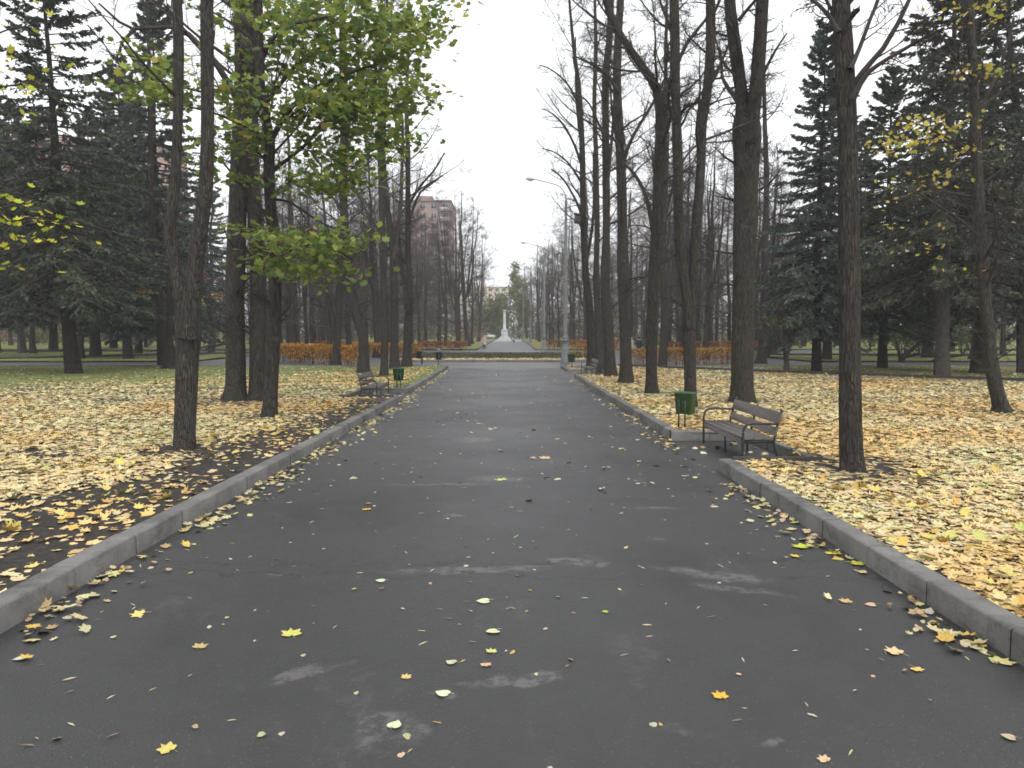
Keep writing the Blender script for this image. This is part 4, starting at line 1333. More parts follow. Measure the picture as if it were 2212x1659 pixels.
for k in range(60):
    y = rng.uniform(205, 262)
    x = rng.uniform(-14, 22)
    h, r = rng.uniform(4, 9), rng.uniform(1.8, 3.4)
    q = rng.normal(0, 1, (260, 3)) * np.array([r * .55, r * .55, h * .28]) + np.array([x, y, float(zg(y)) + h * .42])
    q = q[q[:, 2] > float(zg(y)) + .1]
    scatter(au, DIAM, q, rng.uniform(.3, .6, len(q)), rotmats(len(q), .9), pick(len(q), [(0.11, 0.12, 0.05), (0.09, 0.075, 0.05), (0.15, 0.15, 0.06)], [2, 2, 1], .25))
struct(obj('undergrowth', au, M['hedge'], col=True), 'stuff')
# the pair of tall clumps that frame the far avenue
for (u, v, i, s, lab) in ((1010, 748, 5, 1.02, 'tall many-stemmed bare tree nearest the left edge of the far avenue'), (1034, 738, 5, .98, 'second bare tree along the left edge of the far avenue'), (990, 744, 2, .95, 'bare tree set back behind the many-stemmed one on the left'),
                          (1188, 744, 4, .82, 'bare tree nearest the right edge of the far avenue'), (1165, 738, 5, .85, 'bushy bare tree along the right edge of the far avenue'), (1150, 733, 4, .95, 'bare tree behind the second lamp post of the avenue'), (1138, 730, 5, .95, 'last bare tree along the right edge of the far avenue'), (888, 748, 1, 1.05, 'bare tree before the left side of the brick tower'), (948, 747, 3, 1.0, 'bare tree before the right side of the brick tower'), (1205, 749, 3, .95, 'low spreading bare tree right of the second lamp post'), (1195, 741, 3, 1.1, 'low bare tree between the first and second lamp posts'), (1158, 734.5, 3, 1.2, 'low bare tree left of the second lamp post'), (1020, 743, 4, .95, 'bare tree between the two many-stemmed ones on the left')):
    p = gnd(u, v, .1)
    used.append((p[0], p[1]))
    put_bare(i, p[0], p[1], p[2], s, rng.uniform(0, 6), lab, 'trees lining the far avenue')


# ---------------------------------------------------- spruces
def spruce_variant(H, rad, z0, r0, seed, pal, wts, nb=205, m=24, q=9, bark='bark_spruce'):
    global rng
    keep = rng
    rng = np.random.default_rng(seed)
    at, ac, ad = Acc(), Acc(), Acc()
    z = np.concatenate([[-.25], np.linspace(0, H, 15)])
    P = np.stack([np.cumsum(rng.normal(0, .03, 16)), np.cumsum(rng.normal(0, .03, 16)), z], -1)
    P[:, :2] -= P[0, :2]
    trunk_mesh(at, P, r0 * (1 - np.clip(z, 0, None) / H * .97), 12)
    s = np.sort(rng.uniform(0, 1, nb) ** 1.15)
    zi = z0 + (H - z0) * s * .985
    az = np.arange(nb) * 2.39996 + rng.normal(0, .3, nb)
    L = rad * (1 - s) ** .8 * rng.uniform(.6, 1.15, nb) + .25
    L *= np.where(s < .12, .65 + s * 3, 1)
    K = 7
    t = np.linspace(0, 1, K)
    a0 = np.interp(s, [0, .5, 1], [-.12, .02, .55])
    b0 = np.interp(s, [0, .5, 1], [.55, .42, .1])
    rr = L[:, None] * t[None]
    zz = zi[:, None] + L[:, None] * (a0[:, None] * t - b0[:, None] * t ** 2 + .32 * t ** 3)
    B = np.stack([rr * np.cos(az)[:, None], rr * np.sin(az)[:, None], zz], -1)
    B[..., :2] += np.stack([np.interp(zi, z, P[:, 0]), np.interp(zi, z, P[:, 1])], -1)[:, None]
    BR = (.012 + .011 * L)[:, None] * (1 - .8 * t)[None]
    tubes(ad, B, BR, 4)
    # dead twigs on the bare lower trunk
    if z0 > 1.5:
        nd = 26
        zd = rng.uniform(1.0, z0 + 1.5, nd)
        ad2 = rng.uniform(0, 6.28, nd)
        ld = rng.uniform(.5, 1.8, nd)
        D = np.stack([ld[:, None] * t * np.cos(ad2)[:, None], ld[:, None] * t * np.sin(ad2)[:, None], zd[:, None] - ld[:, None] * .35 * t ** 1.5], -1)
        tubes(ad, D, np.broadcast_to(.014 * (1 - .8 * t), (nd, K)), 3)
    # branchlets on both sides, hanging a little
    tb = rng.uniform(.18, 1.0, (nb, m))
    f = tb * (K - 1)
    i = np.clip(f.astype(int), 0, K - 2)
    u = (f - i)[..., None]
    bi = np.arange(nb)[:, None]
    pos = B[bi, i] * (1 - u) + B[bi, i + 1] * u
    T = norm(B[bi, i + 1] - B[bi, i])
    side = np.where(rng.uniform(0, 1, (nb, m)) < .5, -1, 1)[..., None]
    lat = norm(np.cross(T, np.array([0, 0, 1.0]))) * side
    d = norm(lat * rng.uniform(.5, 1, (nb, m, 1)) + T * .7 + np.array([0, 0, -1.0]) * rng.uniform(.05, .6, (nb, m, 1)))
    l = np.clip(L[:, None] * .36 * (1.1 - tb), .16, .9) * rng.uniform(.6, 1.2, (nb, m))
    # sprays of needles along each branchlet
    e = (np.arange(q) + rng.uniform(0, 1, (nb, m, q))) / q
    pp = pos[:, :, None] + d[:, :, None] * (l[..., None] * e)[..., None] + rng.normal(0, .03, (nb, m, q, 3))
    dd = norm(d[:, :, None] + rng.normal(0, .45, (nb, m, q, 3)))
    pp, dd = pp.reshape(-1, 3), dd.reshape(-1, 3)
    n = len(pp)
    sd = norm(np.cross(dd, rng.normal(0, 1, (n, 3))))
    ln = rng.uniform(.16, .34, n)[:, None]
    wd = rng.uniform(.028, .06, n)[:, None]
    V = np.stack([pp - dd * ln * .4, pp + sd * wd, pp + dd * ln * .6, pp - sd * wd], 1)
    col = pick(n, pal, wts, .25)
    cl = np.repeat(rng.uniform(.7, 1.25, (nb, 1)), m * q, 0).reshape(-1, 1)
    col = col * cl
    ff = np.arange(n)[:, None] * 4
    ac.add(V.reshape(-1, 3), np.concatenate([ff + [0, 1, 2], ff + [0, 2, 3]]), np.repeat(col, 4, 0))
    rng = keep
    return mesh_from('trunk', at, M[bark], True), mesh_from('branches', ad, M['twig'], False), mesh_from('needles', ac, M['needle'], False, col=True)


DG = [(0.042, 0.060, 0.034), (0.058, 0.077, 0.046), (0.070, 0.074, 0.050), (0.092, 0.070, 0.046)]
BG_ = [(0.070, 0.095, 0.082), (0.10, 0.13, 0.115), (0.055, 0.074, 0.060), (0.10, 0.08, 0.06)]
SV = [spruce_variant(20.5, 5.4, 3.4, .34, 201, DG, [4, 4, 3, 1]), spruce_variant(19, 5.0, 2.6, .30, 202, DG, [4, 4, 3, 1.2]), spruce_variant(19, 4.0, 2.2, .26, 203, BG_, [4, 4, 3, .6]), spruce_variant(21, 5.2, 4.2, .32, 204, DG, [3, 3, 4, 1.5], bark='bark_pale')]


def put_spruce(i, u, v, s, label, group, lift=LIFT, sz=1.0, rz=None):
    p = gnd(u, v, lift)
    e = empty('spruce_tree', p, label, 'tree', group, rng.uniform(0, 6.28) if rz is None else rz)
    e.scale = (s, s, s * sz)
    used.append((p[0], p[1]))
    TREE_CLEAR.append((p[0], p[1], 1.6))
    for nm, me in zip(('trunk', 'branches', 'needles'), SV[i]):
        o = bpy.data.objects.new(nm, me)
        C.objects.link(o)
        o.parent = e
    return e


LS, RS = 'spruces on the left lawn', 'spruces on the right lawn'
sp_ = put_spruce(0, 161, 806, 1.08, 'large dark spruce with a bare flared trunk nearest on the left grass', LS)
sp_.rotation_euler = (0, R_(-2.3), 0.7)
o_ = put_spruce(2, 352, 789, 1.22, 'blue spruce whose top shows between the stems of the stout forked trunk', LS)
put_spruce(1, 245, 752, 1.5, 'tall dark spruce filling the back behind the large one', LS, 0.1)
put_spruce(0, 115, 756, 1.35, 'dark spruce deep behind the large flared one', LS, 0.1)
put_spruce(1, -15, 770, 1.25, 'dense dark spruce behind the left rim', LS, 0.1)
put_spruce(1, 278, 773, 1.25, 'dark spruce whose trunk stands left of a close twin trunk', LS)
put_spruce(2, 300, 761, 1.35, 'blue tinted tall spruce with its trunk close beside the twin', LS)
put_spruce(1, 210, 769, 1.1, 'dark spruce with a pale footed slim trunk behind the large one', LS)
put_spruce(3, 48, 761, 1.2, 'broad greyish trunked spruce farther back at the left rim', LS, 0.1)
put_spruce(0, -70, 800, 1.05, 'dark spruce partly cut by the left picture edge', LS)
put_spruce(2, 455, 752, 1.25, 'blue grey spruce seen between the two left maple stems', LS, 0.1)
put_spruce(1, 395, 748, 1.3, 'far dark spruce behind the stout forked maple', LS, 0.1)
put_spruce(2, 610, 742, .55, 'short young spruce standing behind the left hedge', LS, 0.1)
put_spruce(2, 1764, 802, .98, 'blue spruce with a pointed top left of the nearest right trunk', RS, sz=1.0)
put_spruce(1, 1785, 775, 1.15, 'spruce behind the pointed blue one on the right', RS)
put_spruce(1, 1907, 794, .92, 'dark spruce with a thin black trunk behind the right kerb line', RS)
put_spruce(3, 2034, 816, 1.0, 'spruce with a pale bare trunk leaning a little right', RS)
put_spruce(0, 2110, 805, 1.05, 'dark spruce with spreading roots between two paler trunks', RS)
put_spruce(0, 2000, 772, 1.25, 'tall dark spruce in the back row behind the pale trunk', RS, 0.1)
put_spruce(1, 2240, 790, 1.15, 'dark spruce cut by the right picture edge', RS)
put_spruce(1, 1850, 762, 1.2, 'spruce in the back row between blue and black trunked ones', RS, 0.1)
put_spruce(0, 2140, 765, 1.25, 'spruce in the back row behind the leaning maple', RS, 0.1)

# yellow-leaved branches on the right maple, small trees and off-frame left maple
YP = [(0.50, 0.42, 0.07), (0.52, 0.46, 0.12), (0.50, 0.33, 0.09), (0.38, 0.40, 0.09)]
right_maple = [o for o in bpy.data.objects if o.get('label', '').startswith('thin maple trunk leaning')][0]
ro = np.array(right_maple.location)
foliage(right_maple, ro, ro[1], [(1960, 300, 75, 45, -.5, 1, 90), (1930, 295, 50, 35, 0, 1, 36), (2080, 120, 60, 110, 0, 1, 50), (2140, 60, 50, 60, 0, 1, 30), (2000, 400, 70, 40, -.5, 1, 34), (2110, 340, 70, 90, 0, 1, 40), (1990, 480, 60, 60, -.5, 1, 18), (2060, 560, 80, 40, 0, 1, 14), (1900, 430, 20, 60, 0, 1, 12), (2050, 300, 60, 60, 0, 1, 30), (2030, 30, 30, 30, 0, 1, 14)], YP, [5, 4, 2, 2], 0.15, tilt=.7, twigs=False)
sap = [o for o in bpy.data.objects if o.get('label', '').startswith('small crooked sapling')][0]
so_ = np.array(sap.location)
foliage(sap, so_, so_[1], [(1690, 690, 28, 25, 0, .6, 150), (1712, 700, 18, 20, 0, .6, 80)], [(0.16, 0.18, 0.04), (0.22, 0.20, 0.05), (0.10, 0.12, 0.03)], [3, 2, 3], 0.13)

# maple just outside the left picture edge reaching in with yellow leaves
Yl = 11.0
px = pt(-150, 1000, Yl)
px = np.array([px[0], Yl, float(lawn_z(px[0], Yl))])
mt = empty('maple_tree', px, 'maple beyond the left rim reaching in with lime-yellow leaves', 'tree', 'trees on the left lawn')
a = Acc()
Pq, Rq = stem_px([(-150, 1080, 40), (-152, 900, 34), (-158, 600, 30), (-165, 300, 26), (-170, 0, 20), (-175, -300, 10)], Yl, .2)
Pq[0, 2] = px[2] - .2
trunk_mesh(a, Pq, Rq, 14)
obj('trunk', a, M['bark_maple'], mt, True, px)
a = Acc()
LPx = []
LRx = []
for rows, dy in (([(-155, 620, 9), (-90, 560, 6), (-20, 500, 5), (60, 470, 4), (140, 485, 2)], -.5), ([(-155, 560, 8), (-80, 500, 6), (0, 450, 4), (60, 440, 3), (110, 455, 2)], .5), ([(-160, 480, 9), (-90, 430, 6), (-20, 410, 4), (30, 420, 3), (70, 440, 2)], .2), ([(-160, 330, 9), (-90, 250, 6), (-20, 200, 4), (50, 180, 3), (110, 190, 2)], .6), ([(-165, 200, 9), (-90, 120, 6), (-20, 80, 4), (30, 60, 3), (60, 60, 2)], .2), ([(-157, 560, 8), (-90, 560, 5), (-30, 570, 4), (30, 580, 3), (60, 590, 2)], -.3)):
    p_, r_ = stem_px(rows, Yl, dy, 9)
    LPx.append(p_)
    LRx.append(r_)
LPx, LRx = np.array(LPx), np.array(LRx)
tubes(a, LPx, LRx, 6)
b1, r1 = spawn(LPx, LRx, 6, .3, .98, .25, .5, 45, 5, 0, .12, .003)
tubes(a, b1, r1, 4)
obj('branches', a, M['twig'], mt, True, px)
foliage(mt, px, Yl, [(20, 455, 45, 24, 0, .6, 20), (80, 470, 50, 22, 0, .6, 18), (60, 510, 60, 16, 0, .6, 14), (20, 520, 25, 20, 0, .6, 10), (30, 570, 40, 16, 0, .6, 13), (20, 420, 25, 15, 0, .6, 6), (130, 500, 15, 12, 0, .3, 6), (50, 150, 45, 45, .3, .3, 12), (15, 180, 20, 40, .3, .3, 10), (10, 30, 15, 30, .2, .3, 6), (75, 240, 40, 40, .3, .3, 5)], [(0.50, 0.52, 0.05), (0.58, 0.54, 0.07), (0.38, 0.46, 0.05), (0.55, 0.38, 0.10)], [5, 5, 3, .6], 0.15, tilt=.45, tm=MAPLE)

dk = [o for o in bpy.data.objects if o.get('label', '').startswith('low forked dark trunk')][0]
do = np.array(dk.location)
foliage(dk, do, do[1], [(205, 612, 30, 9, 0, 1, 46), (310, 634, 26, 8, 0, 1, 46), (432, 648, 14, 9, 0, .6, 30), (478, 636, 20, 8, 0, .8, 34), (60, 590, 40, 12, 2, 1, 40), (400, 600, 40, 14, 3, 1, 36)], [(0.50, 0.29, 0.05), (0.44, 0.22, 0.05), (0.52, 0.38, 0.08)], [4, 3, 2], .2)
# leafy trees and shrubs in the distance
def blob_tree(name, u, v, h, rad, z0, pal, wts, n, label, cat, group, lift=.1, size=.16, trunk_r=.12, leaf_nm='foliage'):
    p = gnd(u, v, lift)
    e = empty(name, p, label, cat, group)
    at, al = Acc(), Acc()
    nst = 1 if trunk_r > .1 else 5
    tips = []
    for k in range(nst):
        t = np.linspace(0, 1, 7)
        dx, dy = (rng.normal(0, rad * .15, 2) if nst == 1 else rng.normal(0, rad * .5, 2))
        P = np.stack([dx * t, dy * t, -.1 + (h * .9) * t * (1 if nst == 1 else rng.uniform(.6, 1))], -1) + np.cumsum(rng.normal(0, .03, (7, 3)), 0)
        tubes(at, P, trunk_r * (1 - .85 * t), 7)
        tips.append((P, trunk_r * (1 - .85 * t)))
    SPx = np.array([q[0] for q in tips])
    SRx = np.array([q[1] for q in tips])
    b, r = spawn(SPx, SRx, 12 if nst == 1 else 5, max(.15, z0 / h), .97, rad / h * 1.1, .4, 52, 6, .05, .12, .012, rad * 1.3)
    tubes(at, b, r, 4)
    b2, r2 = spawn(b, r, 6, .2, 1, .5, .5, 50, 4, 0, .15, .008)
    tubes(at, b2, r2, 3)
    obj('trunk' if nst == 1 else 'stems', at, M['bark_spruce'], e, True)
    cen = np.concatenate([b2[:, -1], b2[:, 2], b[:, -1], b[:, 3]])
    m = max(4, n // len(cen))
    P = (cen[:, None] + rng.normal(0, 1, (len(cen), m, 3)) * rad * .13).reshape(-1, 3)
    P = P[P[:, 2] > z0 * .6]
    c = pick(len(P), pal, wts, .2)
    scatter(al, DIAM, P, rng.uniform(size * .7, size * 1.3, len(P)), rotmats(len(P), .8), c)
    obj(leaf_nm, al, M['leaf'], e, col=True)
    return e


OLIVE = [(0.12, 0.14, 0.04), (0.18, 0.19, 0.05), (0.09, 0.11, 0.035)]
GOLD = [(0.42, 0.28, 0.05), (0.50, 0.36, 0.06), (0.30, 0.20, 0.05)]
LIME = [(0.17, 0.19, 0.06), (0.23, 0.24, 0.08), (0.13, 0.15, 0.05)]
DKG = [(0.05, 0.085, 0.03), (0.075, 0.11, 0.035), (0.035, 0.06, 0.025)]
for (u, v, h, rad, z0, pal, size, n, lab) in (
        (1108, 732, 17, 4.2, 2, LIME, .5, 3600, 'lime-green leafy tree right behind the white column'), (1063, 731, 11, 5.5, 1, OLIVE, .55, 3600, 'olive green tree behind the pink coated walker'),
        (1122, 731, 21, 4.6, 3, OLIVE, .5, 3600, 'tall olive leafed tree behind the right lamp posts'), (1082, 727, 10, 6.5, 1, OLIVE, .7, 3000, 'grey green tree behind the white column'), (1044, 730, 9, 5, 1, OLIVE, .6, 2600, 'olive tree beyond the left trees of the far avenue'), (1140, 733, 12, 4, 1, OLIVE, .5, 2600, 'bushy olive tree by the third lamp post'), (1312, 742, 7.5, 2.6, 1, GOLD, .22, 1600, 'golden leafed tree behind the far red hedge on the right'),
        (690, 741, 9, 2.2, 2, GOLD, .2, 800, 'golden brown tree behind the left orange hedge'), (905, 738, 8, 3, 1, OLIVE, .25, 1300, 'olive leafed tree behind the far left red hedge'), (975, 734, 9, 3, 1, OLIVE, .25, 1300, 'olive leafed tree behind the many-stemmed bare one'),
        (820, 738, 7, 3, 1, OLIVE, .22, 1200, 'green olive tree seen between the left lime trunks'), (1560, 742, 7, 2.4, 1.5, GOLD, .2, 500, 'thin golden tree behind the right orange hedge'), (1470, 745, 6, 2.2, 1, DKG, .2, 1000, 'green leafed tree behind the right orange hedge'),
        (1400, 741, 8, 2.2, 1, DKG, .2, 800, 'dark green tree behind the people'), (450, 744, 6, 2.6, 1, GOLD, .2, 900, 'orange leafed tree between left maple stems'), (330, 742, 7, 3, 2, GOLD, .2, 800, 'orange leafed tree behind the low forked trunk')):
    blob_tree('leafy_tree', u, v, h, rad, z0, pal, [4, 3, 3], n, lab, 'tree', 'leafy trees in the distance', size=size)
for k, (u, v, h, rad, pal, lab) in enumerate(((70, 748, 3.0, 2.6, OLIVE, 'olive bush'), (130, 740, 3.4, 3.0, DKG, 'dark green bush'), (350, 745, 3.0, 2.2, LIME, 'yellow green bush right of the twin trunks'), (235, 741, 3.4, 2.8, DKG, 'dark bush between the left spruce trunks'), (20, 738, 4, 3.2, DKG, 'dark bush at the left rim'),
                                             (1950, 770, 3.0, 2.0, DKG, 'green bush behind the black trunked spruce'), (1985, 768, 3.4, 2.2, LIME, 'yellow green bush left of the pale trunk'), (2080, 768, 3.2, 2.2, DKG, 'green bush right of the pale trunk'), (1880, 757, 3.0, 2.4, OLIVE, 'olive bush behind the nearest right trunk'),
                                             (2150, 757, 3.4, 3, DKG, 'dark bush behind the leaning maple'), (1730, 752, 2.4, 2.4, DKG, 'green bush behind the sapling'), (1600, 752, 1.8, 2.2, LIME, 'bright green bush beyond the right hedge end'), (560, 744, 3, 2.4, DKG, 'dark green bush behind the grooved trunk pair'), (2200, 752, 3.4, 3, OLIVE, 'olive bush at the right rim'))):
    full = {'olive bush': 'olive bush behind the broad trunked spruce', 'dark green bush': 'dark green bush behind the large left spruce'}.get(lab, lab)
    blob_tree('bush', u, v, h, rad, .3, pal, [4, 3, 3], 1500, full, 'bush', 'bushes beyond the lawns', size=.16, trunk_r=.05)
# crooked dark stems of an old elder under the right spruces
p = gnd(1945, 779, .1)
e = empty('elder_shrub', p, 'old shrub with crooked dark stems sprawling under the right spruces', 'shrub')
a = Acc()
for rows in ([(1945, 781, 12), (1958, 765, 11), (1975, 750, 9), (1995, 733, 7), (2012, 715, 4)], [(1946, 778, 9), (1942, 760, 7), (1938, 742, 5), (1930, 725, 3)], [(1950, 772, 8), (1985, 765, 6), (2010, 768, 5), (2030, 762, 3)], [(2012, 784, 9), (2030, 776, 8), (2055, 770, 6), (2085, 768, 3)], [(2020, 780, 7), (2028, 760, 5), (2035, 740, 4), (2042, 720, 2)]):
    P, R = stem_px(rows, p[1], .3, 9)
    tubes(a, P - p, R, 7)
obj('stems', a, M['bark_spruce'], e, True)
a = Acc()
cen = np.array([pt(u, v, p[1] + dy) - p for u, v, dy in zip(rng.uniform(1900, 2090, 70), rng.uniform(672, 745, 70), rng.uniform(-1, 1.5, 70))])
P = (cen[:, None] + rng.normal(0, .3, (70, 26, 3))).reshape(-1, 3)
scatter(a, DIAM, P, rng.uniform(.12, .22, len(P)), rotmats(len(P), .6), pick(len(P), DKG + [(0.16, 0.18, 0.04)], [4, 4, 3, 2], .2))
obj('foliage', a, M['leaf'], e, col=True)


# ------------------------------------------------------------------ hedges
def hedge(p, q, h, wd, pal, wts, label, group, base=LIFT, dens=190, size=.10, legs=.3):
    p, q = np.array(p, float), np.array(q, float)
    L = np.linalg.norm(q - p)
    d = (q - p) / L
    n = np.array([-d[1], d[0]])
    z0 = float(zg(p[1])) + base
    e = empty('hedge', (p[0], p[1], z0), label, 'hedge', group)
    W = lambda s, o, z: np.stack([d[0] * s + n[0] * o, d[1] * s + n[1] * o, z], -1)
    a = Acc()
    ns = int(L * 7)
    s, o = rng.uniform(0, L, ns), rng.uniform(-wd * .35, wd * .35, ns)
    b = W(s, o, np.full(ns, -.08))
    m_ = W(s + rng.normal(0, .08, ns), o * 1.1, np.full(ns, h * .45))
    t = W(s + rng.normal(0, .14, ns), o * 1.2, h * rng.uniform(.8, .97, ns))
    SPx = np.stack([b, m_, t], 1)
    SRx = np.broadcast_to(np.array([.018, .013, .006]), (ns, 3)).copy()
    tubes(a, SPx, SRx, 4)
    tw, tr = spawn(SPx, SRx, 5, .2, .95, .4, .6, 40, 4, .05, .15, .005)
    tubes(a, tw, tr, 3)
    obj('stems', a, M['core'], e)
    a = Acc()
    # clipped shell of leaves: top and both sides, thinner towards the foot
    nl = int(L * (h * 2 + wd) * dens)
    f = rng.uniform(0, 1, nl)
    s = rng.uniform(-.1, L + .1, nl)
    top = f < wd / (2 * h + wd)
    o = np.where(top, rng.uniform(-wd / 2, wd / 2, nl), np.where(rng.uniform(0, 1, nl) < .5, -1, 1) * wd / 2) + rng.normal(0, .06, nl)
    z = np.where(top, h + rng.normal(0, .035, nl), h * (1 - rng.uniform(0, 1, nl) ** 1.15 * (1 - legs * .35))) + np.where(top, 0, rng.normal(0, .03, nl))
    hol = vnoise(s, z * 2 + o, 1.3, 51)
    low = np.clip(z / h, 0, 1)
    kp = (rng.uniform(0, 1, nl) < np.clip(low * 1.8, .45, 1)) & ((hol < .68 + .4 * low))
    ends = rng.uniform(0, 1, nl) < .06
    s = np.where(ends, np.where(rng.uniform(0, 1, nl) < .5, -.05, L + .05), s)
    o = np.where(ends, rng.uniform(-wd / 2, wd / 2, nl), o)
    P = W(s, o, z + (vnoise(s, o * 0, 1.1, 61) - .5) * .12)[kp]
    c = pick(len(P), pal, wts, .22)
    pt_ = vnoise(s[kp], s[kp] * 0, .45, 71)[:, None]
    c = c * (0.75 + .5 * pt_)
    scatter(a, DIAM, P, rng.uniform(size * .7, size * 1.4, len(P)), rotmats(len(P), .9), c)
    obj('leaves', a, M['hedge'], e, col=True)
    return e


ORG = [(0.42, 0.20, 0.03), (0.36, 0.13, 0.03), (0.50, 0.30, 0.05), (0.22, 0.10, 0.035), (0.20, 0.16, 0.04)]
RED = [(0.36, 0.11, 0.06), (0.28, 0.075, 0.045), (0.42, 0.17, 0.07), (0.18, 0.06, 0.04), (0.33, 0.2, 0.1)]
hedge((-18.6, 59.0), (-9.4, 47.4), 1.2, 1.0, ORG, [5, 3, 4, 3, 1], 'orange and gold clipped hedge on the left lawn behind the bench', 'clipped autumn hedges', dens=150, size=.13)
hedge((-7.7, 61.0), (-19, 76.0), 1.15, 1.0, ORG, [4, 4, 3, 3, 0], 'orange red hedge across the path behind the left gold one', 'clipped autumn hedges', base=.1, dens=110, size=.14)
hedge((-10.8, 90.4), (-8.2, 90.4), 1.0, 1.0, RED, [4, 4, 3, 2, 1], 'short brick red hedge left of the far avenue, farther from it', 'clipped autumn hedges', base=.05, size=.15)
hedge((-7.7, 90.4), (-5.4, 90.4), 1.0, 1.0, RED, [4, 3, 4, 2, 2], 'short orange red hedge left of the far avenue, next to it', 'clipped autumn hedges', base=.05, size=.15)
hedge((4.2, 92.6), (13.5, 92.6), 1.05, 1.0, RED, [4, 4, 3, 2, 2], 'long brick red hedge right of the far avenue behind the lamp posts', 'clipped autumn hedges', base=.1, size=.15, dens=110)
hedge((8.2, 51.0), (15.6, 54.6), 1.1, 1.0, ORG, [5, 2, 5, 3, 1], 'golden orange clipped hedge behind the right row of trunks', 'clipped autumn hedges', base=.02, dens=150, size=.13)
hedge((5.4, 63.5), (8.6, 66.5), 1.1, 1.0, ORG, [5, 3, 5, 2, 1], 'small orange hedge corner behind the far right bench', 'clipped autumn hedges', base=.1, dens=120, size=.14)
hedge((14.2, 71.5), (26.0, 79), 1.15, 1.0, RED, [4, 3, 4, 2, 2], 'reddish hedge behind the golden one on the right', 'clipped autumn hedges', base=.1, dens=100, size=.15)
# low plants at the back of the flower bed
a = Acc()
n = 15000
P = np.stack([rng.uniform(-9.2, 6.7, n), 61.3 + 14.2 * rng.uniform(0, 1, n), np.zeros(n)], -1)
P[:, 2] = zg(P[:, 1]) + .125 + rng.uniform(0, .09, n)
scatter(a, DIAM, P, rng.uniform(.08, .18, n), rotmats(n, .9), pick(n, [(0.085, 0.085, 0.055), (0.06, 0.055, 0.04), (0.11, 0.11, 0.06)], [3, 3, 2], .25))
struct(obj('ground_cover', a, M['hedge'], col=True), 'stuff')


# ------------------------------------------------------------------ benches
def bench(loc, rz, L, label, grp='park benches along the avenue'):
    e = empty('park_bench', loc, label, 'bench', grp, rz)
    a = Acc()
    for (y0, y1) in ((.005, .160), (.163, .318), (.321, .480)):
        plank(a, (-L / 2, y0, .385), (L / 2, y1, .425), .008)
    plank(a, (-L / 2 + .05, -.004, .30), (L / 2 - .05, .03, .384), .006)
    obj('seat', a, M['wood'], e)
    a = Acc()
    for (t0, t1) in ((.06, .20), (.26, .45)):
        ca, sa = math.cos(R_(14)), math.sin(R_(14))
        Mx = np.array([[1, 0, 0, 0], [0, ca, sa, .475], [0, -sa, ca, .40], [0, 0, 0, 1]])
        plank(a, (-L / 2, 0, t0), (L / 2, .036, t1), .008, Mx)
    obj('backrest', a, M['wood'], e)
    for s in (-1, 1):
        x = s * (L / 2 - .03)
        a = Acc()
        front = curve([(x, 0, 0), (x, -.005, .25), (x, -.005, .50), (x, .02, .595), (x, .09, .648), (x, .22, .655), (x, .40, .65), (x, .555, .645)], 26)
        tubes(a, front[None], np.full((1, 26), .021), 9, cap=True)
        back = curve([(x, .60, 0), (x, .555, .14), (x, .50, .33), (x, .505, .42), (x, .545, .60), (x, .61, .86)], 20)
        tubes(a, back[None], np.full((1, 20), .021), 9, cap=True)
        tubes(a, np.array([[(x, .0, .36), (x, .25, .355), (x, .50, .36)]]), np.full((1, 3), .019), 8, cap=True)
        lathe(a, [(0, .875), (.026, .870), (.026, .835), (.02, .83)], 10, (x, .612, 0))
        obj('arm_frame', a, M['iron'], e, True)
    a = Acc()
    tubes(a, np.array([[(0, .07, 0), (0, .06, .2), (0, .05, .37)], [(0, .46, 0), (0, .45, .2), (0, .44, .37)]]), np.full((2, 3), .018), 8, cap=True)
    tubes(a, np.array([[(0, .50, .33), (0, .555, .58), (0, .625, .85)]]), np.full((1, 3), .022), 8, cap=True)
    tubes(a, np.array([[(0, .03, .365), (0, .25, .365), (0, .47, .365)]]), np.full((1, 3), .015), 8, cap=True)
    obj('middle_support', a, M['iron'], e, True)
    return e


bench((3.69, 13.42, float(zg(13.42))), R_(-89), 2.42, 'dark wooden bench with looped iron armrests in the nearest kerb niche on the right')
bench((-4.42, 26.2, float(zg(26.2))), R_(89.5), 2.36, 'weathered bench in the kerb niche on the left, facing right')
bench((3.85, 41.0, float(zg(41.0))), R_(-88), 2.3, 'distant bench among trunks at the far end of the right kerb')


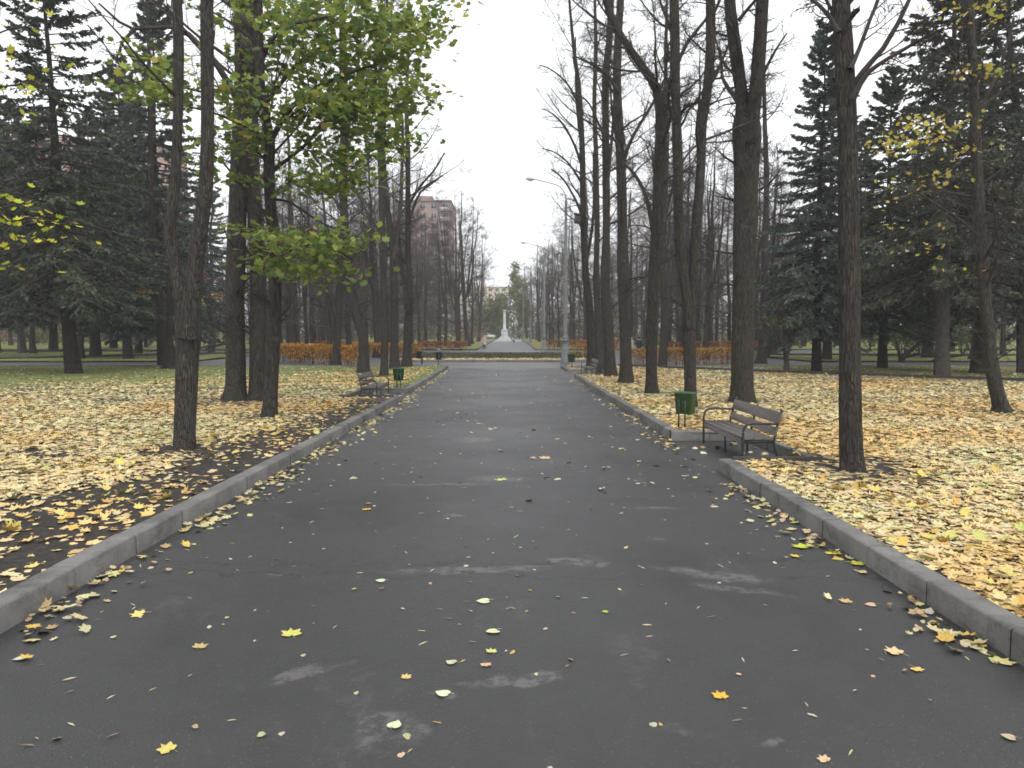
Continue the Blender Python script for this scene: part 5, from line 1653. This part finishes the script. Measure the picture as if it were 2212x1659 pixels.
# ------------------------------------------------------------------ bins
def bin_(loc, rz, label, mat='bin_green', single=False, sc=1.0, lid=False, tilt=0.0, pr=.017):
    e = empty('litter_bin', loc, label, 'bin', 'litter bins', rz)
    e.scale = (sc, sc, sc)
    a = Acc()
    # tapered sheet-metal tub with folded ribs and an open top
    N = 28
    def ring(hw, hd, z, rib):
        out = []
        for k in range(N):
            t = (k / N * 4) % 4
            i = int(t)
            f = t - i
            c = [(-1, -1), (1, -1), (1, 1), (-1, 1), (-1, -1)]
            x, y = [c[i][j] + (c[i + 1][j] - c[i][j]) * f for j in (0, 1)]
            g = 1 + (rib if k % 7 in (2, 5) else 0)
            cx = .93 if k % 7 == 0 else 1
            out.append((x * hw * g * cx, y * hd * g * cx, z))
        return out
    V = ring(.165, .13, .27, .02) + ring(.20, .155, .70, .02) + ring(.207, .162, .703, .0) + ring(.207, .162, .725, 0) + ring(.196, .152, .725, 0) + ring(.185, .142, .62, 0) + ring(.155, .12, .29, 0)
    fs = []
    for r in range(6):
        for k in range(N):
            fs.append((r * N + k, r * N + (k + 1) % N, (r + 1) * N + (k + 1) % N, (r + 1) * N + k))
    a.add(V, fs)
    a.f.append(np.array([list(range(N))[::-1], list(range(6 * N, 7 * N))], dtype=np.int32))
    tb = obj('tub', a, M[mat], e)
    tb.rotation_euler = (tilt, 0, 0)
    a = Acc()
    for x in ((-.07, .07) if not single else (0,)):
        tubes(a, np.array([[(x, -.165, -.1), (x, -.165, .3), (x, -.168, .58)]]), np.full((1, 3), pr), 8, cap=True)
    box(a, (-.09, -.158, .50), (.09, -.143, .53))
    obj('post', a, M['iron'] if mat != 'bin_green' else M['bin_dark'], e, False)
    if lid:
        a = Acc()
        for x in (-.15, .15):
            tubes(a, np.array([[(x, 0, .68), (x, 0, .78), (x, 0, .86)]]), np.full((1, 3), .012), 6, cap=True)
        lathe(a, [(0, .93), (.10, .915), (.19, .88), (.205, .86), (.19, .858), (0, .858)], 18)
        obj('lid', a, M['steel'], e, True)
    return e


def on_lawn(u, v, lift=LIFT):
    p = gnd(u, v, lift)
    return (p[0], p[1], p[2])


bin_(on_lawn(1480, 921), R_(-38), 'bright green metal bin on two posts beside the nearest right bench', sc=1.0)
bin_(on_lawn(861, 838), R_(12), 'green metal bin on two posts beside the left bench', sc=1.03)
bin_(on_lawn(1234, 793), R_(10), 'small far green bin in front of the tall lamp post', single=True, sc=1.1, tilt=.05)
bin_(on_lawn(948, 786, .05), R_(4), 'dark bin with a raised lid on a single post at the crossing', 'bin_dark', True, 1.12, True, pr=.026)
bb = bin_(on_lawn(906, 783, .1), R_(80), 'dark green box held out sideways from a black post near the crossing', 'bin_dark', True, 1.1, pr=.05)

# ------------------------------------------------------------------ bird box
p = pt(1248, 473, 44.0)
e = empty('bird_box', p, 'small dark bird box hanging on the farthest right lime', 'bird box')
a = Acc()
v = np.array([(-.20, -.14, -.22), (.16, -.14, -.30), (.16, .14, -.30), (-.20, .14, -.22), (-.16, -.14, .26), (.20, -.14, .18), (.20, .14, .18), (-.16, .14, .26)])
a.add(v, [(0, 3, 2, 1), (4, 5, 6, 7), (0, 1, 5, 4), (1, 2, 6, 5), (2, 3, 7, 6), (3, 0, 4, 7)])
obj('box', a, M['wood'], e)
a = Acc()
a.add(v[[4, 5, 6, 7]] * np.array([1.35, 1.5, 1]) + np.array([0, 0, .015]), [(0, 1, 2, 3)])
a.add(v[[4, 5, 6, 7]] * np.array([1.35, 1.5, 1]) + np.array([0, 0, .05]), [(0, 1, 2, 3)])
obj('roof', a, M['iron'], e)
a = Acc()
lathe(a, [(.0, 0), (.045, 0), (.045, .01)], 12)
h_ = obj('entrance_hole', a, M['rubber'], e)
h_.rotation_euler = (R_(90), 0, 0)
h_.location = (0, -.143, .04)


# ------------------------------------------------------------------ lamp posts
def lamp_parts():
    a = Acc()
    lathe(a, [(.33, -.1), (.33, .30), (.31, .34), (.27, .36), (.27, .95), (.255, 1.0), (.235, 1.02), (.215, 1.5), (.24, 1.52), (.25, 1.56), (.24, 1.6), (.20, 1.62), (.20, 1.70), (.225, 1.72), (.225, 1.77), (.18, 1.80), (.155, 1.95), (.15, 4.6), (.135, 4.65), (.125, 8.0), (.105, 8.05), (.09, 11.0), (.05, 11.1), (0, 11.1)], 20)
    post = mesh_from('post', a, M['steel'], True)
    a = Acc()
    c = curve([(0, 0, 10.9), (-.06, 0, 11.5), (-.45, 0, 12.0), (-1.1, 0, 12.25), (-2.2, 0, 12.5)], 18)
    tubes(a, c[None], np.full((1, 18), .035), 8, cap=True)
    arm = mesh_from('arm', a, M['steel'], True)
    a = Acc()
    K = 9
    t = np.linspace(0, 1, K)
    P = np.stack([-2.15 - .62 * t, 0 * t, 12.5 + .05 * t], -1)
    tubes(a, P[None], (np.array([.05, .09, .12, .135, .135, .13, .11, .08, .03]))[None], 10, cap=True)
    head = mesh_from('lamp_head', a, M['lamp_head'], True)
    a = Acc()
    lathe(a, [(0, -.07), (.08, -.05), (.11, 0), (.11, .03)], 12, (-2.45, 0, 12.42))
    gl = mesh_from('diffuser', a, M['lamp_head'], True)
    return (('post', post), ('arm', arm), ('lamp_head', head), ('diffuser', gl))


LP_ = lamp_parts()


def lamp(u, v, label, s=1.0, rz=0, lift=0.0):
    p = gnd(u, v, lift)
    e = empty('street_lamp', p, label, 'lamp post', 'grey lamp posts', rz)
    e.scale = (s, s, s)
    prev = None
    for nm, me in LP_:
        o = bpy.data.objects.new(nm, me)
        C.objects.link(o)
        o.parent = e
        if nm == 'diffuser':
            o.parent = prev
        prev = o


lamp(1221, 784, 'nearest tall grey lamp post at the end of the right kerb', 1.03, 0, .05)
lamp(1175, 757, 'second grey lamp post by the red hedge at the far avenue', 1.0)
lamp(1146, 741, 'third lamp post along the right side of the far avenue', 1.0)
lamp(1130, 738, 'fourth lamp post, close behind the third one', .95)
lamp(1100, 733, 'thin distant lamp post right beside the white column', .95)
lamp(665, 769, 'grey lamp post standing behind the left orange hedge', 1.0, R_(180))
lamp(1663, 754, 'grey lamp post among the trees right of the thick fork', 1.0)

# ------------------------------------------------------------------ monument
p = gnd(1090, 734.5)
e = empty('monument_column', p, 'white stone column on a stepped pedestal closing the avenue', 'monument')
a = Acc()
for (hw, z0, z1) in ((1.7, -.1, .22), (1.45, .22, .45), (1.2, .45, .70)):
    plank(a, (-hw, -hw, z0), (hw, hw, z1), .03)
obj('steps', a, M['stone'], e)
a = Acc()
plank(a, (-.92, -.92, .70), (.92, .92, 1.0), .04)
plank(a, (-.80, -.80, 1.0), (.80, .80, 2.25), .03)
plank(a, (-.95, -.95, 2.25), (.95, .95, 2.45), .05)
plank(a, (-.62, -.62, 2.45), (.62, .62, 2.62), .04)
obj('pedestal', a, M['stone'], e)
a = Acc()
lathe(a, [(.42, 2.62), (.44, 2.68), (.42, 2.75), (.36, 2.8), (.34, 4.5), (.30, 6.6), (.29, 6.7), (.33, 6.72), (.33, 6.78), (.29, 6.8), (.31, 6.88), (.42, 7.0)], 20)
plank(a, (-.44, -.44, 7.0), (.44, .44, 7.2), .03)
obj('shaft', a, M['stone'], e, False)
a = Acc()
lathe(a, [(.0, 7.2), (.18, 7.2), (.14, 7.32), (.10, 7.4), (.14, 7.55), (.12, 7.75), (.06, 7.85), (.08, 7.93), (.05, 8.0), (0, 8.02)], 10)
for s in (-1, 1):
    tubes(a, np.array([[(0, 0, 7.6), (s * .25, 0, 7.78), (s * .5, 0, 7.95), (s * .62, 0, 7.85)]]), np.array([[.09, .1, .07, .01]]), 6)
obj('eagle_figure', a, M['iron'], e, True)


# ------------------------------------------------------------------ buildings
def wall_mat(name, base, mortar, sc):
    t = NT(name)
    co = t.coord()
    br = t.n('ShaderNodeTexBrick', inp={'Vector': t.mapping(co, (1, 1, 1), rot=(R_(90), 0, 0)), 'Color1': (*base, 1), 'Color2': (*[c * .8 for c in base], 1), 'Mortar': (*mortar, 1), 'Scale': sc, 'Mortar Size': .02}).outputs[0]
    n = t.mr(t.noise(co, .25, 4), .3, .7, .85, 1.12)
    t.principled(t.mix(1, br, t.rgb(n), 'MULTIPLY'), .9, .2)
    return t.m


M['brick'] = wall_mat('red_brick', (0.20, 0.13, 0.11), (0.27, 0.22, 0.20), 1.2)
M['pinkwall'] = wall_mat('pink_panel', (0.30, 0.20, 0.165), (0.5, 0.4, 0.34), .35)
M['beige'] = wall_mat('beige_panel', (0.50, 0.40, 0.29), (0.45, 0.38, 0.30), .35)
M['white'] = simple('white_paint', (0.36, 0.34, 0.33), .6, .3, .1, 1)


def block(name, loc, rz, W, D, H, floors, cols, wallm, label, balcony_cols=(), roof_h=1.2):
    e = empty(name, loc, label, 'building', None, rz)
    a = Acc()
    box(a, (-W / 2, 0, -.5), (W / 2, D, H))
    obj('wall', a, M[wallm], e)
    a = Acc()
    box(a, (-W / 2 - .3, -.3, H + .003), (W / 2 + .3, D + .3, H + roof_h * .4))
    box(a, (-W * .15, D * .3, H + roof_h * .4), (W * .15, D * .7, H + roof_h * 2.2))
    obj('roof', a, M[wallm], e)
    fw, fh = W / cols, H / floors
    ww, wh = fw * .46, fh * .5
    a = Acc()
    for (x0, x1, z0, z1) in ((-ww / 2 - .1, -ww / 2, -.1, wh + .1), (ww / 2, ww / 2 + .1, -.1, wh + .1), (-ww / 2, ww / 2, wh, wh + .1), (-ww / 2, ww / 2, -.1, 0), (-.05, .05, 0, wh)):
        box(a, (x0, -.09, z0), (x1, -.004, z1))
    fm = mesh_from('window', a, M['white'])
    a = Acc()
    box(a, (-ww / 2 + .001, -.05, .001), (ww / 2 - .001, -.006, wh - .001))
    gm = mesh_from('pane', a, M['glass'])
    a = Acc()
    box(a, (-fw * .42, -1.2, 0), (fw * .42, -.004, .15))
    box(a, (-fw * .42, -1.2, .15), (fw * .42, -1.12, 1.15))
    box(a, (-fw * .42, -1.12, .15), (-fw * .42 + .08, -.004, 1.15))
    box(a, (fw * .42 - .08, -1.12, .15), (fw * .42, -.004, 1.15))
    bm = mesh_from('balcony', a, M['white'])
    for i in range(floors):
        for j in range(cols):
            if floors * cols > 100 and (i * cols + j) % 2 and i < floors - 8:
                continue
            o = bpy.data.objects.new('window', fm)
            C.objects.link(o)
            o.parent = e
            o.location = (-W / 2 + fw * (j + .5), 0, fh * i + fh * .32)
            g = bpy.data.objects.new('pane', gm)
            C.objects.link(g)
            g.parent = o
            if j in balcony_cols and i:
                b = bpy.data.objects.new('balcony', bm)
                C.objects.link(b)
                b.parent = e
                b.location = (-W / 2 + fw * (j + .5), 0, fh * i + .1)
    return e


bx = pt(915, 713, 250)
block('apartment_tower', (bx[0], 250, float(zg(250))), 0, 18, 16, 43.5, 14, 5, 'brick', 'red brick apartment tower rising behind the left avenue trees', (0, 4))
bx = pt(1030, 713, 430)
block('apartment_block', (bx[0], 430, float(zg(430))), 0, 34, 14, 26, 9, 9, 'beige', 'beige apartment block closing the far end of the avenue')
bx = pt(40, 713, 150)
block('apartment_block', (bx[0], 150, float(zg(150))), 0, 56, 14, 38, 12, 7, 'pinkwall', 'long pink panelled apartment block glimpsed through the left spruces', (1, 5))


# ------------------------------------------------------------------ cars
def car(u, v, rz, colr, label, lift=.1):
    p = gnd(u, v, lift)
    e = empty('parked_car', p, label, 'car', 'cars parked beyond the park', rz)
    pm = simple('car_paint', colr, .3, .5, .05, 1)
    prof = [(-2.1, .35), (-2.15, .6), (-2.05, .82), (-1.35, .92), (-.75, 1.38), (.55, 1.42), (1.25, .98), (2.0, .88), (2.12, .6), (2.08, .35)]
    a = Acc()
    for k, (y, ins) in enumerate(((-.85, .0), (-.80, .02), (.80, .02), (.85, 0))):
        pass
    V = []
    secs = ((-.86, 0.0), (-.80, 0.05), (.80, .05), (.86, 0.0))
    for (y, up) in secs:
        for (x, z) in prof:
            zz = z + up * (1 if z > .5 else 0)
            yy = y * (.82 if z > 1.2 else 1)
            V.append((x, yy, zz))
    m = len(prof)
    fs = [(r * m + k, r * m + k + 1, (r + 1) * m + k + 1, (r + 1) * m + k) for r in range(3) for k in range(m - 1)]
    a.add(V, fs)
    a.f.append(np.array([list(range(m))[::-1], list(range(3 * m, 4 * m))], dtype=np.int32))
    obj('body', a, pm, e)
    for s in (-1, 1):
        a = Acc()
        y = s * .88
        a.add([(-1.2, y, .95), (1.05, y, .98), (.5, y * .84, 1.36), (-.7, y * .84, 1.33)], [(0, 1, 2, 3)])
        obj('window', a, M['glass'], e)
        for x in (-1.3, 1.35):
            a = Acc()
            lathe(a, [(0, -.1), (.31, -.1), (.33, -.06), (.33, .06), (.31, .1), (0, .1)], 18)
            wl = obj('wheel', a, M['rubber'], e)
            wl.rotation_euler = (R_(90), 0, 0)
            wl.location = (x, s * .82, .33)
            a = Acc()
            lathe(a, [(0, -.112), (.19, -.112), (.2, .0), (.19, .112), (0, .112)], 14)
            obj('rim', a, M['lamp_head'], wl)
        a = Acc()
        plank(a, (2.0, s * .65 - .15, .62), (2.13, s * .65 + .15, .76), .02)
        obj('headlight', a, M['lamp_head'], e)
    a = Acc()
    a.add([(1.24, -.72, 1.04), (1.24, .72, 1.04), (.62, .64, 1.45), (.62, -.64, 1.45)], [(0, 1, 2, 3)])
    obj('windscreen', a, M['glass'], e)
    return e


car(960, 731, R_(8), (.62, .63, .64), 'white car parked far off behind the left red hedges')
car(1064, 729.5, R_(-60), (.16, .18, .18), 'dark grey car parked left of the white column')
car(1449, 733, R_(175), (.60, .61, .62), 'white car seen between right row trunks')
car(1745, 731, R_(4), (.45, .46, .47), 'silver car behind the forked spruce trunk on the right')
car(1058, 731.5, R_(-70), (.55, .56, .56), 'pale car parked in front of the dark grey one')


# ------------------------------------------------------------------ people
def fabric(name, col):
    return simple(name, col, .9, .1, .2, 12)


SKIN = simple('skin', (.48, .30, .22), .6, .3, .08, 10)


def skin_body(name, verts, edges, radii, mat, parent):
    me = bpy.data.meshes.new(name)
    me.from_pydata([tuple(v) for v in verts], edges, [])
    me.materials.append(mat)
    o = bpy.data.objects.new(name, me)
    C.objects.link(o)
    o.parent = parent
    md = o.modifiers.new('Skin', 'SKIN')
    md.use_smooth_shade = True
    if not me.skin_vertices:
        return o
    for i, r in enumerate(radii):
        me.skin_vertices[0].data[i].radius = (r, r)
        me.skin_vertices[0].data[i].use_root = (i == 0)
    o.modifiers.new('Subdiv', 'SUBSURF').levels = 1
    return o


def person(p, rz, h, coat, legs, hair, label, coat_len=.45, step=.18, arms='down', hood=None):
    e = empty('person', p, label, 'person', None, rz)
    k = h / 1.72
    hw, sw = .10, .185
    if arms == 'down':
        el = [(-.25, -.02, 1.12), (.25, .03, 1.12)]
        hd = [(-.27, -.10, .86), (.27, -.02, .86)]
    else:
        el = [(-.25, -.10, 1.12), (.25, -.10, 1.12)]
        hd = [(-.20, -.38, 1.02), (.20, -.38, 1.02)]
    V = [(0, 0, .95), (0, 0, 1.15), (0, -.01, 1.38), (0, -.01, 1.50), (0, -.03, 1.60), (0, -.03, 1.70),
         (-sw, 0, 1.40), el[0], hd[0], (sw, 0, 1.40), el[1], hd[1],
         (-hw, 0, .90), (-hw, -step * .4 - .03, .48), (-hw, -step * .2 + .02, .07), (-hw, -step * .2 - .13, .035),
         (hw, 0, .90), (hw, step * .4 - .03, .48), (hw, step * 1.1 + .02, .07), (hw, step * 1.1 - .13, .035)]
    Rr = [.15, .135, .155, .055, .088, .075, .075, .05, .036, .075, .05, .036, .095, .062, .042, .035, .095, .062, .042, .035]
    E = [(0, 1), (1, 2), (2, 3), (3, 4), (4, 5), (2, 6), (6, 7), (7, 8), (2, 9), (9, 10), (10, 11), (0, 12), (12, 13), (13, 14), (14, 15), (0, 16), (16, 17), (17, 18), (18, 19)]
    # five short fingers on each hand
    for hi, s in ((8, -1), (11, 1)):
        b = np.array(V[hi], float)
        for j in range(5):
            o = np.array([s * (-.025 + .0125 * j), -.02 + .012 * j, -.06 - .02 * (1 - abs(j - 2) / 2)]) if j < 4 else np.array([-s * .035, -.04, -.045])
            V.append(tuple(b + o * .5 + np.array([0, 0, -.02])))
            V.append(tuple(b + o * 1.3 + np.array([0, 0, -.02])))
            n_ = len(V)
            E += [(hi, n_ - 2), (n_ - 2, n_ - 1)]
            Rr += [.010, .008]
    V = [tuple(np.array(v) * k) for v in V]
    skin_body('body', V, E, [r * k for r in Rr], SKIN, e)
    cm, lm, hm = fabric('coat_cloth', coat), fabric('trouser_cloth', legs), fabric('hair', hair)
    a = Acc()
    top = 1.46
    rings = [(.10, .09, top), (.215, .13, 1.42), (.225, .15, 1.28), (.205, .15, 1.08), (.215, .165, .95), (.225 + coat_len * .08, .18, .95 - coat_len * .45), (.23 + coat_len * .1, .19, .95 - coat_len)]
    S = 16
    an = np.arange(S) * 2 * math.pi / S
    Vv = np.concatenate([np.stack([rx * np.cos(an), ry * np.sin(an), np.full(S, z)], -1) for rx, ry, z in rings]) * k
    fs = [(r * S + i, (r + 1) * S + i, (r + 1) * S + (i + 1) % S, r * S + (i + 1) % S) for r in range(len(rings) - 1) for i in range(S)]
    a.add(Vv, fs)
    for (sx, elb, hnd) in ((-1, el[0], hd[0]), (1, el[1], hd[1])):
        c = curve([(sx * .15, 0, 1.42), (sx * .215, 0, 1.33), elb, tuple(np.array(hnd) * .85 + np.array(elb) * .15)], 9)
        tubes(a, (c * k)[None], np.array([[.085, .085, .08, .075, .072, .068, .064, .06, .058]]) * k, 10)
    obj('coat', a, cm, e, True)
    a = Acc()
    for (i0, i1, i2) in ((12, 13, 14), (16, 17, 18)):
        c = np.array([V[i0], V[i1], V[i2]])
        c = curve([c[0] + np.array([0, 0, .05]), c[0], c[1], c[2]], 9)
        tubes(a, c[None], np.array([[.11, .11, .105, .095, .085, .08, .075, .07, .066]]) * k, 10)
    obj('trousers', a, lm, e, True)
    a = Acc()
    for i in (15, 19):
        q = np.array(V[i])
        plank(a, q + np.array([-.05, -.07, -.04]) * k, q + np.array([.05, .20, .055]) * k, .02)
    obj('shoes', a, M['rubber'], e)
    a = Acc()
    lathe(a, [(0, 1.775), (.06, 1.765), (.098, 1.72), (.108, 1.66), (.10, 1.60), (.085, 1.57)], 14, (0, -.01, 0))
    a.v[-1] *= k
    a.v[-1][:, 1] += .012
    # open the face side
    obj('hair' if hood is None else 'hat', a, hm if hood is None else fabric('hat_cloth', hood), e, True)
    a = Acc()
    for (x, z, s) in ((-.033, 1.655, .012), (.033, 1.655, .012)):
        lathe(a, [(0, s), (s, 0), (0, -s)], 6, (x * k, -.125 * k, z * k))
    lathe(a, [(0, .02), (.014, 0), (0, -.02)], 6, (0, -.135 * k, 1.62 * k))
    obj('face_features', a, M['rubber'], e)
    return e


p = gnd(1046, 753.5)
person(p, R_(0), 1.72, (.46, .33, .33), (.02, .02, .022), (.3, .2, .14), 'person in a pale pink coat and dark trousers walking on the far avenue', .42, .2, 'down', (.44, .33, .32))
p = gnd(1110, 740)
person(p, R_(0), 1.68, (.10, .10, .12), (.03, .03, .035), (.06, .04, .03), 'person in dark clothes pushing a pram along the far avenue', .2, .15, 'front')
# pram
q = p + np.array([-.15, -.75, 0])
e = empty('pram', q, 'grey pram with dark wheels pushed along the far avenue', 'pram')
a = Acc()
t = np.linspace(0, 1, 9)
tubes(a, np.stack([0 * t, -.42 + .84 * t, .62 + .05 * np.cos(t * 6)], -1)[None], (np.array([.12, .21, .25, .26, .26, .25, .23, .2, .12]))[None], 12, cap=True)
obj('basket', a, fabric('pram_cloth', (.42, .46, .48)), e, True)
a = Acc()
tubes(a, np.array([[(-.2, .3, .7), (-.2, .12, .98), (.2, .12, .98), (.2, .3, .7)]]), np.full((1, 4), .12), 10, cap=True)
obj('hood', a, fabric('pram_hood', (.12, .14, .17)), e, True)
a = Acc()
for s in (-1, 1):
    tubes(a, np.array([[(s * .24, -.32, .18), (s * .24, .1, .5), (s * .24, .62, .98)], [(s * .24, .32, .18), (s * .24, 0, .45), (s * .24, -.2, .6)]]), np.full((2, 3), .015), 6)
tubes(a, np.array([[(-.24, .62, .98), (0, .64, .99), (.24, .62, .98)]]), np.full((1, 3), .018), 6)
obj('frame', a, M['iron'], e)
for x in (-.26, .26):
    for y in (-.34, .34):
        a = Acc()
        lathe(a, [(0, -.02), (.16, -.02), (.18, 0), (.16, .02), (0, .02)], 16)
        wv = obj('wheel', a, M['rubber'], e)
        wv.rotation_euler = (0, R_(90), 0)
        wv.location = (x, y, .18)
for (u, Y, h, coat, hair, hood, rz, lab) in ((1363, 74, 1.66, (.60, .57, .52), (.55, .52, .48), (.62, .60, .56), 200, 'person in cream coat and pale hat standing behind the right orange hedge'),
                                            (1380, 73, 1.72, (.03, .035, .06), (.03, .025, .02), None, 150, 'person in navy jacket between two others behind the hedge'),
                                            (1396, 75, 1.70, (.12, .10, .055), (.035, .025, .02), None, 120, 'person in brown jacket standing rightmost behind the hedge')):
    x = (u - CU) / F * Y
    person(np.array([x, Y, float(zg(Y)) + .0]), R_(rz), h, coat, (.04, .04, .05), hair, lab, .3, .05, 'down', hood)

# ------------------------------------------------------------------ damp autumn air
a = Acc()
box(a, (-390, -45, -1.8), (390, 660, 48))
hm_ = bpy.data.materials.new('haze_air')
hm_.use_nodes = True
hm_.node_tree.nodes.clear()
ho = hm_.node_tree.nodes.new('ShaderNodeOutputMaterial')
hv = hm_.node_tree.nodes.new('ShaderNodeVolumePrincipled')
hv.inputs['Color'].default_value = (0.92, 0.93, 0.95, 1)
hv.inputs['Density'].default_value = 0.0007
hm_.node_tree.links.new(hv.outputs[0], ho.inputs[1])
struct(obj('haze', a, hm_), 'stuff')

# ------------------------------------------------------------------ leaf litter (after the trunks are known)
litter(-1)
litter(1)
road_litter()

# ------------------------------------------------------------------ camera and output
cam = bpy.data.cameras.new('camera')
cam.sensor_width = 36.0
cam.lens = F / 2212.0 * 36.0
cam.clip_end = 3000
cam.clip_start = 0.05
co_ = bpy.data.objects.new('camera', cam)
C.objects.link(co_)
co_.location = (0, 0, CAMZ)
co_.rotation_euler = (math.pi / 2 - TH, 0, 0)
scn.camera = co_
scn.view_settings.view_transform = 'Standard'
scn.view_settings.look = 'None'
scn.view_settings.exposure = 0.74
scn.view_settings.gamma = 1.0
scn.cycles.max_bounces = 4
scn.cycles.diffuse_bounces = 2
scn.cycles.transparent_max_bounces = 4
scn.cycles.use_denoising = True
scn.cycles.filter_width = 1.7
